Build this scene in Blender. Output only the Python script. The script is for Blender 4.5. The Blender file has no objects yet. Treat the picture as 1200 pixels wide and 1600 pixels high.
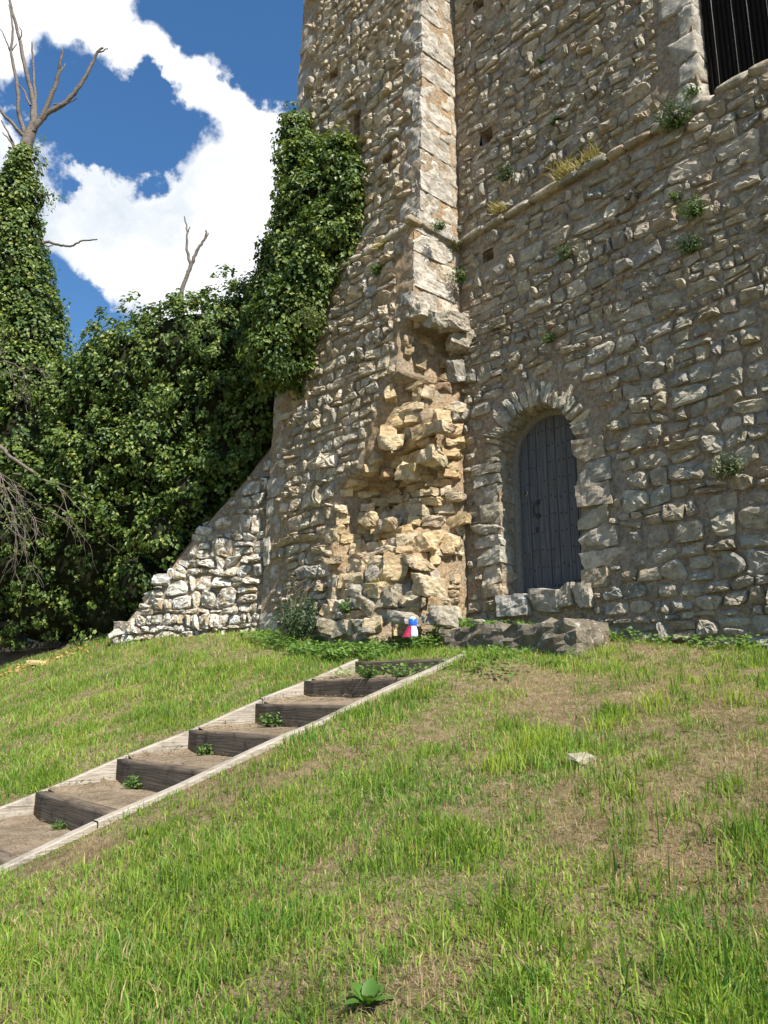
import bpy, math, random
import numpy as np
from mathutils import Vector
from math import sin, cos, atan, radians, pi, sqrt

rnd = random.Random(7)
R = np.random.RandomState(11)
scene = bpy.context.scene
COL = scene.collection

# ------------------------------------------------------------------ camera
F = 1250.0
PITCH = atan(285 / F)
EYE = np.array([0, 0, 1.6])
cam = bpy.data.cameras.new('camera')
cam.sensor_fit = 'VERTICAL'
cam.sensor_height = 36
cam.lens = F / 1600 * 36
cam.clip_end = 3000
cam.clip_start = 0.05
cam_o = bpy.data.objects.new('camera', cam)
cam_o.location = EYE
cam_o.rotation_euler = (pi / 2 + PITCH, 0, 0)
COL.objects.link(cam_o)
scene.camera = cam_o

# ------------------------------------------------------------------ light
SUN_A, SUN_E = radians(144.8), radians(50)      # azimuth from +Y towards +X, elevation
SUN = Vector((sin(SUN_A) * cos(SUN_E), cos(SUN_A) * cos(SUN_E), sin(SUN_E)))
sl = bpy.data.lights.new('sun', 'SUN')
sl.energy = 5.0
sl.angle = radians(0.53)
sl.color = (1.0, 0.95, 0.87)
so = bpy.data.objects.new('sun', sl)
so.rotation_euler = SUN.to_track_quat('Z', 'Y').to_euler()
so.location = (4, -4, 20)
COL.objects.link(so)
vs = scene.view_settings
vs.view_transform = 'Standard'
vs.look = 'None'
vs.gamma = 1
vs.use_curve_mapping = False
vs.exposure = 1.02
scene.cycles.max_bounces = 6
scene.cycles.diffuse_bounces = 3
scene.cycles.transmission_bounces = 3

FW = np.array([0, cos(PITCH), sin(PITCH)])
UP = np.array([0, -sin(PITCH), cos(PITCH)])


def ray(px, py):
    return np.array([(px - 600) / F, 0, 0]) + (800 - py) / F * UP + FW


def at(px, py, y):
    """point on the line of sight at distance y along +Y"""
    r = ray(px, py)
    return EYE + r * (y / r[1])


def node(nt, typ, **kw):
    n = nt.nodes.new(typ)
    for k, v in kw.items():
        setattr(n, k, v)
    return n


def setin(n, **kw):
    for k, v in kw.items():
        n.inputs[k.replace('_', ' ')].default_value = v


world = bpy.data.worlds.new('World')
scene.world = world
world.use_nodes = True
nt = world.node_tree
nt.nodes.clear()
L = nt.links.new
sky = node(nt, 'ShaderNodeTexSky', sky_type='NISHITA', sun_disc=False)
sky.sun_elevation = SUN_E
sky.sun_rotation = SUN_A
sky.air_density = 1.0
sky.dust_density = 0.1
sky.ozone_density = 2.5
tc = node(nt, 'ShaderNodeTexCoord')
# gentle warp of the direction so that cloud edges are ragged
wn = node(nt, 'ShaderNodeTexNoise')
setin(wn, Scale=11.0, Detail=6.0, Roughness=0.6)
L(tc.outputs['Generated'], wn.inputs['Vector'])
sub = node(nt, 'ShaderNodeVectorMath', operation='SUBTRACT')
L(wn.outputs['Color'], sub.inputs[0])
sub.inputs[1].default_value = (0.5, 0.5, 0.5)
mad = node(nt, 'ShaderNodeVectorMath', operation='MULTIPLY_ADD')
L(sub.outputs[0], mad.inputs[0])
mad.inputs[1].default_value = (0.17, 0.17, 0.17)
L(tc.outputs['Generated'], mad.inputs[2])
nrm_ = node(nt, 'ShaderNodeVectorMath', operation='NORMALIZE')
L(mad.outputs[0], nrm_.inputs[0])
fb = node(nt, 'ShaderNodeTexNoise')
setin(fb, Scale=6.0, Detail=7.0, Roughness=0.55)
L(tc.outputs['Generated'], fb.inputs['Vector'])
acc = node(nt, 'ShaderNodeMath', operation='MULTIPLY_ADD')
L(fb.outputs['Fac'], acc.inputs[0])
acc.inputs[1].default_value = 1.15
acc.inputs[2].default_value = -0.27
last = acc.outputs[0]
# large cumulus bank and the blue gaps in it, as directions
for (px, py, rad, wgt) in [(240, 260, 30, 0.50), (300, 380, 9, .3), (60, 40, 6, .2), (300, 105, 3.5, .3),
                           (400, 0, 5.0, -.8), (460, 90, 3.6, -.7), (330, -20, 4.0, -.6), (140, 165, 3.6, -.75), (195, 195, 3.4, -.75), (255, 205, 3.0, -.6), (110, 205, 2.6, -.4), (90, 470, 3.6, -.7), (125, 515, 3.6, -.8)]:
    d = ray(px, py)
    d = d / np.linalg.norm(d)
    dt = node(nt, 'ShaderNodeVectorMath', operation='DOT_PRODUCT')
    L(nrm_.outputs[0], dt.inputs[0])
    dt.inputs[1].default_value = d
    mr = node(nt, 'ShaderNodeMapRange', interpolation_type='SMOOTHSTEP')
    L(dt.outputs['Value'], mr.inputs['Value'])
    setin(mr, From_Min=cos(radians(rad * 1.25)), From_Max=cos(radians(rad * 0.35)), To_Min=0.0, To_Max=wgt)
    ad = node(nt, 'ShaderNodeMath', operation='ADD')
    L(last, ad.inputs[0])
    L(mr.outputs[0], ad.inputs[1])
    last = ad.outputs[0]
cm = node(nt, 'ShaderNodeMapRange', interpolation_type='SMOOTHSTEP')
L(last, cm.inputs['Value'])
setin(cm, From_Min=0.34, From_Max=0.86, To_Min=0.0, To_Max=1.0)
sh = node(nt, 'ShaderNodeTexNoise')
setin(sh, Scale=3.6, Detail=6.0, Roughness=0.5)
L(mad.outputs[0], sh.inputs['Vector'])
cr = node(nt, 'ShaderNodeValToRGB')
cr.color_ramp.elements[0].position = 0.40
cr.color_ramp.elements[0].color = (4.3, 4.7, 5.2, 1)
cr.color_ramp.elements[1].position = 0.55
cr.color_ramp.elements[1].color = (7.2, 7.3, 7.4, 1)
L(sh.outputs['Fac'], cr.inputs['Fac'])
mx = node(nt, 'ShaderNodeMix', data_type='RGBA')
L(cm.outputs[0], mx.inputs['Factor'])
hs_ = node(nt, 'ShaderNodeHueSaturation')
setin(hs_, Saturation=1.22)
L(sky.outputs[0], hs_.inputs['Color'])
L(hs_.outputs[0], mx.inputs[6])
L(cr.outputs[0], mx.inputs[7])
bg = node(nt, 'ShaderNodeBackground')
bg.inputs['Strength'].default_value = 0.085
L(mx.outputs[2], bg.inputs['Color'])
wo = node(nt, 'ShaderNodeOutputWorld')
L(bg.outputs[0], wo.inputs['Surface'])

# ------------------------------------------------------------------ wall frame (u along the wall, v out of it)
TH = radians(41)
U = np.array([sin(TH), -cos(TH), 0])
N = np.array([-cos(TH), -sin(TH), 0])
P0 = at(860, 930, 9.0)
P0[2] = 0
CV, CU = float(N @ (EYE - P0)), float(U @ (EYE - P0))


def W(u, v, z):
    return P0 + u * U + v * N + np.array([0, 0, z])


def uv_of(p):
    return float(U @ (p - P0)), float(N @ (p - P0))


def hit(px, py, v):
    r = ray(px, py)
    q = EYE + r * ((v - CV) / (N @ r))
    return uv_of(q)[0], q[2]


def hit_u(px, py, u):
    r = ray(px, py)
    q = EYE + r * ((u - CU) / (U @ r))
    return uv_of(q)[1], q[2]


# ------------------------------------------------------------------ numeric noise
def _h(ix, iy, s):
    n = (ix * 374761393 + iy * 668265263 + s * 982451653) & 0x7fffffff
    n = ((n ^ (n >> 13)) * 1274126177) & 0x7fffffff
    return ((n ^ (n >> 16)) & 0xffff) / 65535.0


def vnoise(x, y, s=0):
    x = np.asarray(x, float)
    y = np.asarray(y, float)
    ix = np.floor(x).astype(np.int64)
    iy = np.floor(y).astype(np.int64)
    fx = x - ix
    fy = y - iy
    fx = fx * fx * (3 - 2 * fx)
    fy = fy * fy * (3 - 2 * fy)
    a = _h(ix, iy, s)
    b = _h(ix + 1, iy, s)
    c = _h(ix, iy + 1, s)
    d = _h(ix + 1, iy + 1, s)
    return (a + (b - a) * fx) * (1 - fy) + (c + (d - c) * fx) * fy


def fbm(x, y, s=0, o=4):
    t = 0
    a = .5
    for k in range(o):
        t = t + a * vnoise(np.asarray(x) * 2 ** k + 17.3 * k, np.asarray(y) * 2 ** k - 9.1 * k, s + k)
        a *= .5
    return t / (1 - .5 ** o)


# ------------------------------------------------------------------ object helpers
WORLD_LOC = {}


def link(o, loc, parent):
    loc = np.asarray(loc, float)
    WORLD_LOC[o.name] = loc
    if parent is not None:
        o.parent = parent
        o.location = loc - WORLD_LOC[parent.name]
    else:
        o.location = loc
    COL.objects.link(o)
    return o


def empty(name, loc, label=None, cat=None, group=None):
    o = bpy.data.objects.new(name, None)
    o.empty_display_size = .2
    link(o, loc, None)
    if label:
        tag(o, label, cat, group)
    return o


def tag(o, label=None, cat=None, group=None, kind=None):
    if label:
        o['label'] = label
    if cat:
        o['category'] = cat
    if group:
        o['group'] = group
    if kind:
        o['kind'] = kind
    return o


def mesh_np(name, verts, faces, mat, parent=None, col=None, smooth=True, origin=None, nv=None):
    """verts (n,3) in world space, faces (m,k) or list of such arrays"""
    verts = np.asarray(verts, float)
    if origin is None:
        origin = np.array([verts[:, 0].mean(), verts[:, 1].mean(), verts[:, 2].min()])
    v = verts - origin
    me = bpy.data.meshes.new(name)
    fl = faces if isinstance(faces, list) else [faces]
    fl = [np.asarray(f, np.int32) for f in fl if len(f)]
    me.vertices.add(len(v))
    me.vertices.foreach_set('co', v.astype(np.float32).ravel())
    nl = sum(f.size for f in fl)
    me.loops.add(nl)
    me.loops.foreach_set('vertex_index', np.concatenate([f.ravel() for f in fl]))
    ls = []
    off = 0
    for f in fl:
        ls.append(off + np.arange(len(f)) * f.shape[1])
        off += f.size
    ls = np.concatenate(ls).astype(np.int32)
    me.polygons.add(len(ls))
    me.polygons.foreach_set('loop_start', ls)
    me.polygons.foreach_set('use_smooth', np.full(len(ls), smooth))
    me.update(calc_edges=True)
    me.validate()
    if col is not None:
        a = me.attributes.new('col', 'FLOAT_COLOR', 'POINT')
        c = np.ones((len(v), 4), np.float32)
        c[:, :3] = col
        a.data.foreach_set('color', c.ravel())
    me.materials.append(mat)
    o = bpy.data.objects.new(name, me)
    link(o, origin, parent)
    return o


class Acc:
    """collects pieces into one mesh"""
    def __init__(s):
        s.v, s.t, s.q, s.c, s.n = [], [], [], [], 0

    def add(s, v, f, col=(1, 1, 1)):
        v = np.asarray(v, float)
        f = np.asarray(f)
        (s.t if f.shape[1] == 3 else s.q).append(f + s.n)
        s.v.append(v)
        c = np.empty((len(v), 3))
        c[:] = col
        s.c.append(c)
        s.n += len(v)

    def build(s, name, mat, parent=None, smooth=True, origin=None):
        fl = []
        if s.t:
            fl.append(np.concatenate(s.t))
        if s.q:
            fl.append(np.concatenate(s.q))
        return mesh_np(name, np.concatenate(s.v), fl, mat, parent, np.concatenate(s.c), smooth, origin)


# ------------------------------------------------------------------ materials
def new_mat(name):
    m = bpy.data.materials.new(name)
    m.use_nodes = True
    m.node_tree.nodes.clear()
    return m, m.node_tree


def noise_n(nt, vec, scale, detail=4, rough=.55, dist=0):
    n = node(nt, 'ShaderNodeTexNoise')
    setin(n, Scale=scale, Detail=detail, Roughness=rough, Distortion=dist)
    if vec is not None:
        nt.links.new(vec, n.inputs['Vector'])
    return n.outputs['Fac']


def ramp(nt, fac, a, b):
    r = node(nt, 'ShaderNodeMapRange', interpolation_type='SMOOTHSTEP')
    setin(r, From_Min=a, From_Max=b)
    nt.links.new(fac, r.inputs['Value'])
    return r.outputs[0]


def mixc(nt, fac, a, b, blend='MIX'):
    m = node(nt, 'ShaderNodeMix', data_type='RGBA', blend_type=blend)
    for s, i in ((fac, 'Factor'), (a, 6), (b, 7)):
        if hasattr(s, 'links') or hasattr(s, 'is_output'):
            nt.links.new(s, m.inputs[i])
        elif isinstance(s, (int, float)):
            m.inputs[i].default_value = s
        else:
            m.inputs[i].default_value = (*s, 1)
    return m.outputs[2]


def finish(nt, color, rough=.9, bumps=(), spec=.3):
    b = node(nt, 'ShaderNodeBsdfPrincipled')
    if hasattr(color, 'is_output'):
        nt.links.new(color, b.inputs['Base Color'])
    else:
        b.inputs['Base Color'].default_value = (*color, 1)
    b.inputs['Roughness'].default_value = rough
    b.inputs['Specular IOR Level'].default_value = spec
    prev = None
    for (h, st, di) in bumps:
        bp = node(nt, 'ShaderNodeBump')
        bp.inputs['Strength'].default_value = st
        bp.inputs['Distance'].default_value = di
        nt.links.new(h, bp.inputs['Height'])
        if prev:
            nt.links.new(prev, bp.inputs['Normal'])
        prev = bp.outputs[0]
    if prev:
        nt.links.new(prev, b.inputs['Normal'])
    o = node(nt, 'ShaderNodeOutputMaterial')
    nt.links.new(b.outputs[0], o.inputs[0])


def pos(nt, scl=None):
    g = node(nt, 'ShaderNodeNewGeometry')
    if scl is None:
        return g.outputs['Position']
    m = node(nt, 'ShaderNodeVectorMath', operation='MULTIPLY')
    nt.links.new(g.outputs['Position'], m.inputs[0])
    m.inputs[1].default_value = scl
    return m.outputs[0]


def attr(nt, name='col'):
    a = node(nt, 'ShaderNodeAttribute', attribute_name=name)
    return a.outputs['Color']


def stone_mat(name, lichen=.5, white=(.66, .64, .59)):
    m, nt = new_mat(name)
    p = pos(nt)
    c = attr(nt)
    n1 = noise_n(nt, p, 9, 6, .62)
    c = mixc(nt, 1.0, c, mixc(nt, ramp(nt, n1, .3, .7), (.66, .64, .6), (1.2, 1.19, 1.15)), 'MULTIPLY')
    c = mixc(nt, ramp(nt, noise_n(nt, p, 3.7, 5, .6), .56, .75), c, (.40, .31, .19))      # ochre staining
    li = ramp(nt, noise_n(nt, p, 13, 6, .68, .4), .63 - .1 * lichen, .73 - .1 * lichen)
    c = mixc(nt, li, c, white)
    sp = ramp(nt, noise_n(nt, p, 38, 3, .6), .63, .72)
    c = mixc(nt, sp, c, (.10, .095, .085))
    ye = ramp(nt, noise_n(nt, p, 4.3, 4, .7), .70, .76)
    c = mixc(nt, ye, c, (.52, .36, .07))
    b1 = noise_n(nt, p, 18, 7, .74, .3)
    finish(nt, c, .93, ((b1, 1.0, .05),), .2)
    return m


M = {}
M['stone'] = stone_mat('limestone_rubble', .55)
M['pale'] = stone_mat('lichened_limestone', 1.35, (.80, .79, .76))
M['quoin'] = stone_mat('dressed_limestone', .6, (.62, .60, .55))
M['core'] = stone_mat('fresh_core_stone', .1)


def mortar_mat(name, a, b):
    m, nt = new_mat(name)
    p = pos(nt)
    c = mixc(nt, ramp(nt, noise_n(nt, p, 1.3, 5, .6), .35, .65), a, b)
    c = mixc(nt, 1.0, c, mixc(nt, ramp(nt, noise_n(nt, p, 24, 6, .65), .3, .7), (.6, .6, .6), (1.25, 1.22, 1.2)), 'MULTIPLY')
    finish(nt, c, .95, ((noise_n(nt, p, 20, 7, .72), 1.0, .06),), .15)
    return m


M['mortar'] = mortar_mat('lime_mortar', (.385, .30, .21), (.36, .305, .235))
M['mortar_warm'] = mortar_mat('lime_mortar_warm', (.42, .30, .18), (.36, .30, .22))


def wood_mat(name, a, b, axis, dark=.4):
    m, nt = new_mat(name)
    tcn = node(nt, 'ShaderNodeTexCoord')
    mp = node(nt, 'ShaderNodeMapping')
    mp.inputs['Rotation'].default_value = (0, 0, axis)
    nt.links.new(tcn.outputs['Object'], mp.inputs[0])
    s = node(nt, 'ShaderNodeVectorMath', operation='MULTIPLY')
    nt.links.new(mp.outputs[0], s.inputs[0])
    s.inputs[1].default_value = (2.0, 45, 45)
    g = noise_n(nt, s.outputs[0], 1.0, 6, .6, .6)
    p = pos(nt)
    c = mixc(nt, ramp(nt, g, .3, .7), a, b)
    c = mixc(nt, ramp(nt, noise_n(nt, p, 5, 6, .7), .48, .74), c, tuple(x * dark for x in a))
    crk = ramp(nt, g, .66, .72)
    c = mixc(nt, crk, c, tuple(x * .3 for x in a))
    finish(nt, c, .85, ((g, .8, .012), (noise_n(nt, p, 60, 4, .6), .3, .006)), .2)
    return m


CL = math.atan2(-N[1], -N[0])       # climb direction of the steps
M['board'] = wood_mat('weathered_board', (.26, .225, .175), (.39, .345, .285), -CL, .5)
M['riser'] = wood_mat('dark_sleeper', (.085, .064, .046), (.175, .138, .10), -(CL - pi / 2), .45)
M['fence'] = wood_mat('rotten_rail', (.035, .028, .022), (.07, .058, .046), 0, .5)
M['branch'] = wood_mat('dead_bark', (.09, .073, .06), (.19, .162, .135), 0, .5)


def flat_mat(name, col, rough=.6, spec=.4, metal=0, nscale=30, namt=.2):
    m, nt = new_mat(name)
    p = pos(nt)
    lo = tuple(x * (1 - namt) for x in col)
    hi = tuple(min(1, x * (1 + namt)) for x in col)
    n = noise_n(nt, p, nscale, 4, .6)
    c = mixc(nt, ramp(nt, n, .3, .7), lo, hi)
    finish(nt, c, rough, ((n, .2, .004),), spec)
    return m


def door_mat():
    m, nt = new_mat('old_door_oak')
    p = pos(nt, (60, 60, 2.2))
    g = noise_n(nt, p, 1, 6, .65, .4)
    q = pos(nt)
    c = mixc(nt, ramp(nt, g, .3, .7), (.052, .052, .055), (.118, .119, .124))
    c = mixc(nt, ramp(nt, noise_n(nt, q, 3.5, 5, .6), .5, .75), c, (.09, .08, .07))
    finish(nt, c, .75, ((g, .7, .008),), .3)
    return m


M['door'] = door_mat()
M['frame'] = flat_mat('frame_timber', (.17, .155, .13), .85, .2)
M['iron'] = flat_mat('black_iron', (.03, .028, .026), .6, .4)
M['brass'] = flat_mat('worn_plate', (.42, .40, .36), .5, .4)
M['void'] = flat_mat('dark_louvre', (.016, .013, .011), .9, .1)
M['wire'] = flat_mat('thin_wire', (.30, .29, .28), .5, .4)


def leaf_mat(name, trans=.35, gloss=.35, rough=.42):
    m, nt = new_mat(name)
    c = attr(nt)
    d = node(nt, 'ShaderNodeBsdfPrincipled')
    nt.links.new(c, d.inputs['Base Color'])
    d.inputs['Roughness'].default_value = rough
    d.inputs['Specular IOR Level'].default_value = gloss
    t = node(nt, 'ShaderNodeBsdfTranslucent')
    nt.links.new(mixc(nt, 1.0, c, (1.5, 1.5, .7), 'MULTIPLY'), t.inputs['Color'])
    x = node(nt, 'ShaderNodeMixShader')
    x.inputs[0].default_value = trans
    nt.links.new(d.outputs[0], x.inputs[1])
    nt.links.new(t.outputs[0], x.inputs[2])
    o = node(nt, 'ShaderNodeOutputMaterial')
    nt.links.new(x.outputs[0], o.inputs[0])
    return m


M['leaf'] = leaf_mat('ivy_leaf', .2, .3, .48)
M['grass'] = leaf_mat('grass_blade', .38, .25, .55)
M['weed'] = leaf_mat('weed_leaf', .3, .3, .5)
M['shade_core'] = flat_mat('ivy_shade_hull', (.022, .024, .012), .95, .05, nscale=8, namt=.5)  # near-black tone stands in for the shade deep inside the ivy


def ground_mat():
    m, nt = new_mat('turf_soil')
    p = pos(nt)
    c = mixc(nt, ramp(nt, noise_n(nt, p, 1.1, 6, .6), .38, .62), (.10, .125, .03), (.20, .15, .08))
    c = mixc(nt, ramp(nt, noise_n(nt, p, 14, 6, .7), .35, .65), c, (.30, .225, .135))
    c = mixc(nt, ramp(nt, noise_n(nt, p, 45, 4, .7), .55, .7), c, (.05, .036, .022))
    finish(nt, c, .95, ((noise_n(nt, p, 30, 8, .7), 1.0, .04), (noise_n(nt, p, 140, 4, .6), .6, .01)), .1)
    return m


M['ground'] = ground_mat()


def tread_mat():
    m, nt = new_mat('trodden_soil')
    p = pos(nt)
    c = mixc(nt, ramp(nt, noise_n(nt, p, 5, 6, .6), .35, .65), (.155, .118, .08), (.245, .19, .13))
    c = mixc(nt, ramp(nt, noise_n(nt, p, 70, 3, .6), .62, .70), c, (.55, .47, .35))
    finish(nt, c, .95, ((noise_n(nt, p, 25, 8, .7), .8, .03),), .1)
    return m


M['tread'] = tread_mat()

# ------------------------------------------------------------------ terrain
_bu = np.arange(-60, 60, .05)
_bt = np.interp(_bu, [-60, -14, -9.3, -6.6, -4.35, -2.6, -.7, 1.1, 2.35, 5, 12, 60], [3.6, 3.5, 3.38, 3.2, 2.84, 2.5, 2.34, 2.14, 1.98, 1.75, 1.6, 1.5])
_kv = np.arange(-6, 420, .05)
_kt = np.interp(_kv, [-6, 0, .3, 1, 1.9, 3, 5.5, 7.3, 9, 14, 40, 420], [0, 0, .02, .26, .44, .80, 1.60, 2.18, 2.65, 3.5, 5, 9])


def _sm(a, k):
    w = np.hanning(k)
    w /= w.sum()
    return np.convolve(np.pad(a, k // 2, mode='edge'), w, 'valid')[:len(a)]


_bt = _sm(_bt, 41)
_kt = _sm(_kt, 15)


def ground(x, y, rough=True):
    x = np.asarray(x, float)
    y = np.asarray(y, float)
    u = (x - P0[0]) * U[0] + (y - P0[1]) * U[1]
    v = (x - P0[0]) * N[0] + (y - P0[1]) * N[1]
    b = np.interp(u, _bu, _bt)
    h = 2.32 + (b - 2.32) * np.clip(1 - v / 7, 0, 1) - np.interp(v, _kv, _kt)
    if rough:
        h = h + .07 * (fbm(x * .9, y * .9, 3) - .5) + .07 * (fbm(x * 3.2, y * 3.2, 5) - .5)
    return h


def gpix(px, py):
    """where the line of sight meets the ground"""
    r = ray(px, py)
    t = np.linspace(1, 40, 4000)
    q = EYE[None] + r[None] * t[:, None]
    k = np.argmax(q[:, 2] < ground(q[:, 0], q[:, 1], False))
    return q[k] if k else q[-1]


# steps layout
SU0 = hit(557, 1032, 1.9)[0]            # far board
SU1 = hit(714, 1022, 1.9)[0]            # near board
sv_top = 1.9
sv_low, sz_low = hit_u(0, 1262, SU0)
sz_top = hit(557, 1032, 1.9)[1]
S_SL = (sz_top - sz_low) / (sv_low - sv_top)


def step_z(v):
    return sz_top - (v - sv_top) * S_SL


def in_steps(x, y, m=0.0):
    u = (x - P0[0]) * U[0] + (y - P0[1]) * U[1]
    v = (x - P0[0]) * N[0] + (y - P0[1]) * N[1]
    return (u > SU0 - .06 - m) & (u < SU1 + .06 + m) & (v > sv_top - .03) & (v < 7.4)


def ground_full(x, y):
    """ground meets the board tops beside the steps and drops away beneath the treads"""
    h = ground(x, y)
    u = (x - P0[0]) * U[0] + (y - P0[1]) * U[1]
    v = (x - P0[0]) * N[0] + (y - P0[1]) * N[1]
    d = np.maximum(SU0 - u, u - SU1)
    zt = sz_top - (v - sv_top) * S_SL
    wv = np.clip((v - 1.3) / .5, 0, 1) * np.clip((8.5 - v) / 1.0, 0, 1)
    w = np.exp(-(np.clip(d, 0, 9) / .55) ** 2) * wv
    h = h * (1 - w) + (zt - np.where(u > SU1 - .1, .035, .06)) * w
    return np.where((d < .0) & (v > sv_top - .02) & (v < 7.5), h - .45, h)


gx = np.unique(np.concatenate([np.linspace(-400, -14, 22), np.arange(-14, 9.01, .075), np.linspace(9, 400, 22)]))
gy = np.unique(np.concatenate([np.linspace(-300, -2, 18), np.arange(-2, 18.01, .075), np.linspace(18, 700, 30)]))
X, Y = np.meshgrid(gx, gy)
Z = ground_full(X, Y)
nx, ny = len(gx), len(gy)
ii = np.arange(nx * ny).reshape(ny, nx)
quads = np.stack([ii[:-1, :-1], ii[:-1, 1:], ii[1:, 1:], ii[1:, :-1]], -1).reshape(-1, 4)
go = mesh_np('ground', np.stack([X.ravel(), Y.ravel(), Z.ravel()], 1), quads, M['ground'], origin=np.zeros(3))
tag(go, 'sloping mound of patchy turf and bare soil below the tower', 'ground', kind='structure')
del go['category']

# ------------------------------------------------------------------ stone shapes
def dome(quad, frame, depth, r, m=16, back=.06, tilt=.55):
    """rubble stone filling a (u,z) quad; frame(u,z,d) -> world"""
    q = np.asarray(quad, float)
    c = q.mean(0)
    an = r.uniform(-.10, .10)
    ca, sa = cos(an), sin(an)
    q = c + (q - c) @ np.array([[ca, sa], [-sa, ca]]) * r.uniform(.94, 1.03)
    t = np.linspace(0, 2 * pi, m, endpoint=False) + r.uniform(0, .35)
    ex = 2 / r.uniform(2.4, 7.0)
    sx = np.sign(np.cos(t)) * np.abs(np.cos(t)) ** ex
    sy = np.sign(np.sin(t)) * np.abs(np.sin(t)) ** ex
    jit = 1 + .10 * np.sin(t * 2 + r.uniform(0, 6)) * r.uniform(.2, 1) + .07 * np.sin(t * 3 + r.uniform(0, 6)) + np.array([r.uniform(-.07, .07) for _ in t])
    for _ in range(r.randint(0, 2)):            # broken-off corner
        a0, cut = r.uniform(0, 2 * pi), r.uniform(.75, .95)
        pr0 = sx * cos(a0) + sy * sin(a0)
        jit = np.where(pr0 > cut, jit * cut / np.maximum(pr0, .01), jit)
    sx, sy = sx * jit, sy * jit
    e1 = r.uniform(.35, .75)
    rings = [(1.0, -back), (1.0, depth * e1), (.93, depth * (.5 + e1 * .5)), (.72, depth), (.42, depth * 1.02)]
    ta, tb = r.uniform(-tilt, tilt), r.uniform(-tilt, tilt)
    tc2, ang, ra = r.uniform(-.5, .5), r.uniform(0, 6), r.uniform(.2, .7)
    pts = []
    for k, (f, d) in enumerate(rings):
        a, b = sx * f, sy * f
        if k >= 2:
            a = a + np.array([r.uniform(-.09, .09) for _ in t])
            b = b + np.array([r.uniform(-.11, .11) for _ in t])
        s, w = (a + 1) / 2, (b + 1) / 2
        uz = (q[0] * ((1 - s) * (1 - w))[:, None] + q[1] * (s * (1 - w))[:, None] + q[2] * (s * w)[:, None] + q[3] * ((1 - s) * w)[:, None])
        dd = np.full(m, d)
        if k >= 1:
            rid = np.clip(a * cos(ang) + b * sin(ang) - tc2, 0, None)
            dd = dd * (1 + ta * a + tb * b) - depth * ra * rid
            dd = dd + (fbm(uz[:, 0] * 16, uz[:, 1] * 16, 33, 3) - .5) * .035
        if k >= 2:
            dd = dd + np.array([r.uniform(-.22, .22) for _ in t]) * depth
        pts.append((uz, dd))
    v = [frame(uz[i][0], uz[i][1], dd[i]) for uz, dd in pts for i in range(m)]
    v.append(frame(c[0], c[1], depth * (1.0 + r.uniform(-.25, .25))))
    f = []
    for k in range(len(rings) - 1):
        for i in range(m):
            j = (i + 1) % m
            a, b, c1, d1 = k * m + i, k * m + j, (k + 1) * m + j, (k + 1) * m + i
            f.append((a, b, c1))
            f.append((a, c1, d1))
    e = len(rings) - 1
    for i in range(m):
        f.append((e * m + i, e * m + (i + 1) % m, len(rings) * m))
    return np.array(v), np.array(f)


def cube_grid(n):
    key = {}
    vs_, fs = [], []
    lin = np.linspace(-1, 1, n + 1)

    def vid(p):
        k = tuple(np.round(p, 5))
        if k not in key:
            key[k] = len(vs_)
            vs_.append(p)
        return key[k]
    for ax in range(3):
        for sg in (-1, 1):
            for i in range(n):
                for j in range(n):
                    c = []
                    for (a, b) in ((i, j), (i + 1, j), (i + 1, j + 1), (i, j + 1)):
                        p = np.zeros(3)
                        p[ax] = sg
                        p[(ax + 1) % 3] = lin[a]
                        p[(ax + 2) % 3] = lin[b]
                        c.append(vid(p))
                    fs.append(c if sg > 0 else c[::-1])
    return np.array(vs_), np.array(fs)


CG = {n: cube_grid(n) for n in (2, 3, 4, 5, 6, 8)}


def block(center, axes, half, r, n=4, rnd_=.18, jit=.04, low=.1, relief=0.0, chips=True):
    """rounded, chipped block; axes = three unit vectors"""
    c, f = CG[n]
    s = c / np.linalg.norm(c, axis=1)[:, None]
    p = c * (1 - rnd_) + s * rnd_ * 1.15
    for k in range(3):
        a, b = (k + 1) % 3, (k + 2) % 3
        w = r.uniform(-low, low)
        p[:, k] += w * p[:, a] * p[:, b] + r.uniform(-low, low) * p[:, a] * .6
    # a knocked-off corner or two
    for _ in range(r.randint(1, 3) if chips else 0):
        d = np.array([r.choice((-1, 1)) * r.uniform(.4, 1) for _ in range(3)])
        d /= np.linalg.norm(d)
        ex = np.clip(p @ d - r.uniform(.98, 1.25), 0, None)
        p -= ex[:, None] * d * .9
    p += np.array([[r.uniform(-jit, jit) for _ in range(3)] for _ in range(len(p))])
    A = np.stack(axes)
    half = np.asarray(half, float)
    w = np.asarray(center) + (p * half) @ A
    if relief:
        k = fbm(w[:, 0] * 11 + w[:, 2] * 5, w[:, 1] * 11 - w[:, 2] * 9, 140, 4) - .5
        nrm = (s / half) @ A
        nrm /= np.linalg.norm(nrm, axis=1)[:, None]
        w = w + nrm * (k * relief * 2)[:, None]
    return w, f


def axes_rot(ax, r, amt):
    a, b, c = [np.asarray(x, float) for x in ax]
    a = a + b * r.uniform(-amt, amt) + c * r.uniform(-amt, amt)
    a /= np.linalg.norm(a)
    b = b + c * r.uniform(-amt, amt)
    b = b - a * (a @ b)
    b /= np.linalg.norm(b)
    c2 = np.cross(a, b)
    if c2 @ c < 0:
        c2 = -c2
    return a, b, c2


ZV = np.array([0, 0, 1.0])
BUFF = [(.45, .40, .32), (.41, .37, .30), (.48, .43, .35), (.37, .345, .295), (.43, .40, .345), (.39, .33, .25), (.345, .33, .30), (.50, .455, .38)]
CREAM = [(.58, .50, .38), (.54, .45, .32), (.61, .54, .43), (.52, .41, .27), (.49, .43, .34), (.57, .47, .32)]


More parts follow.
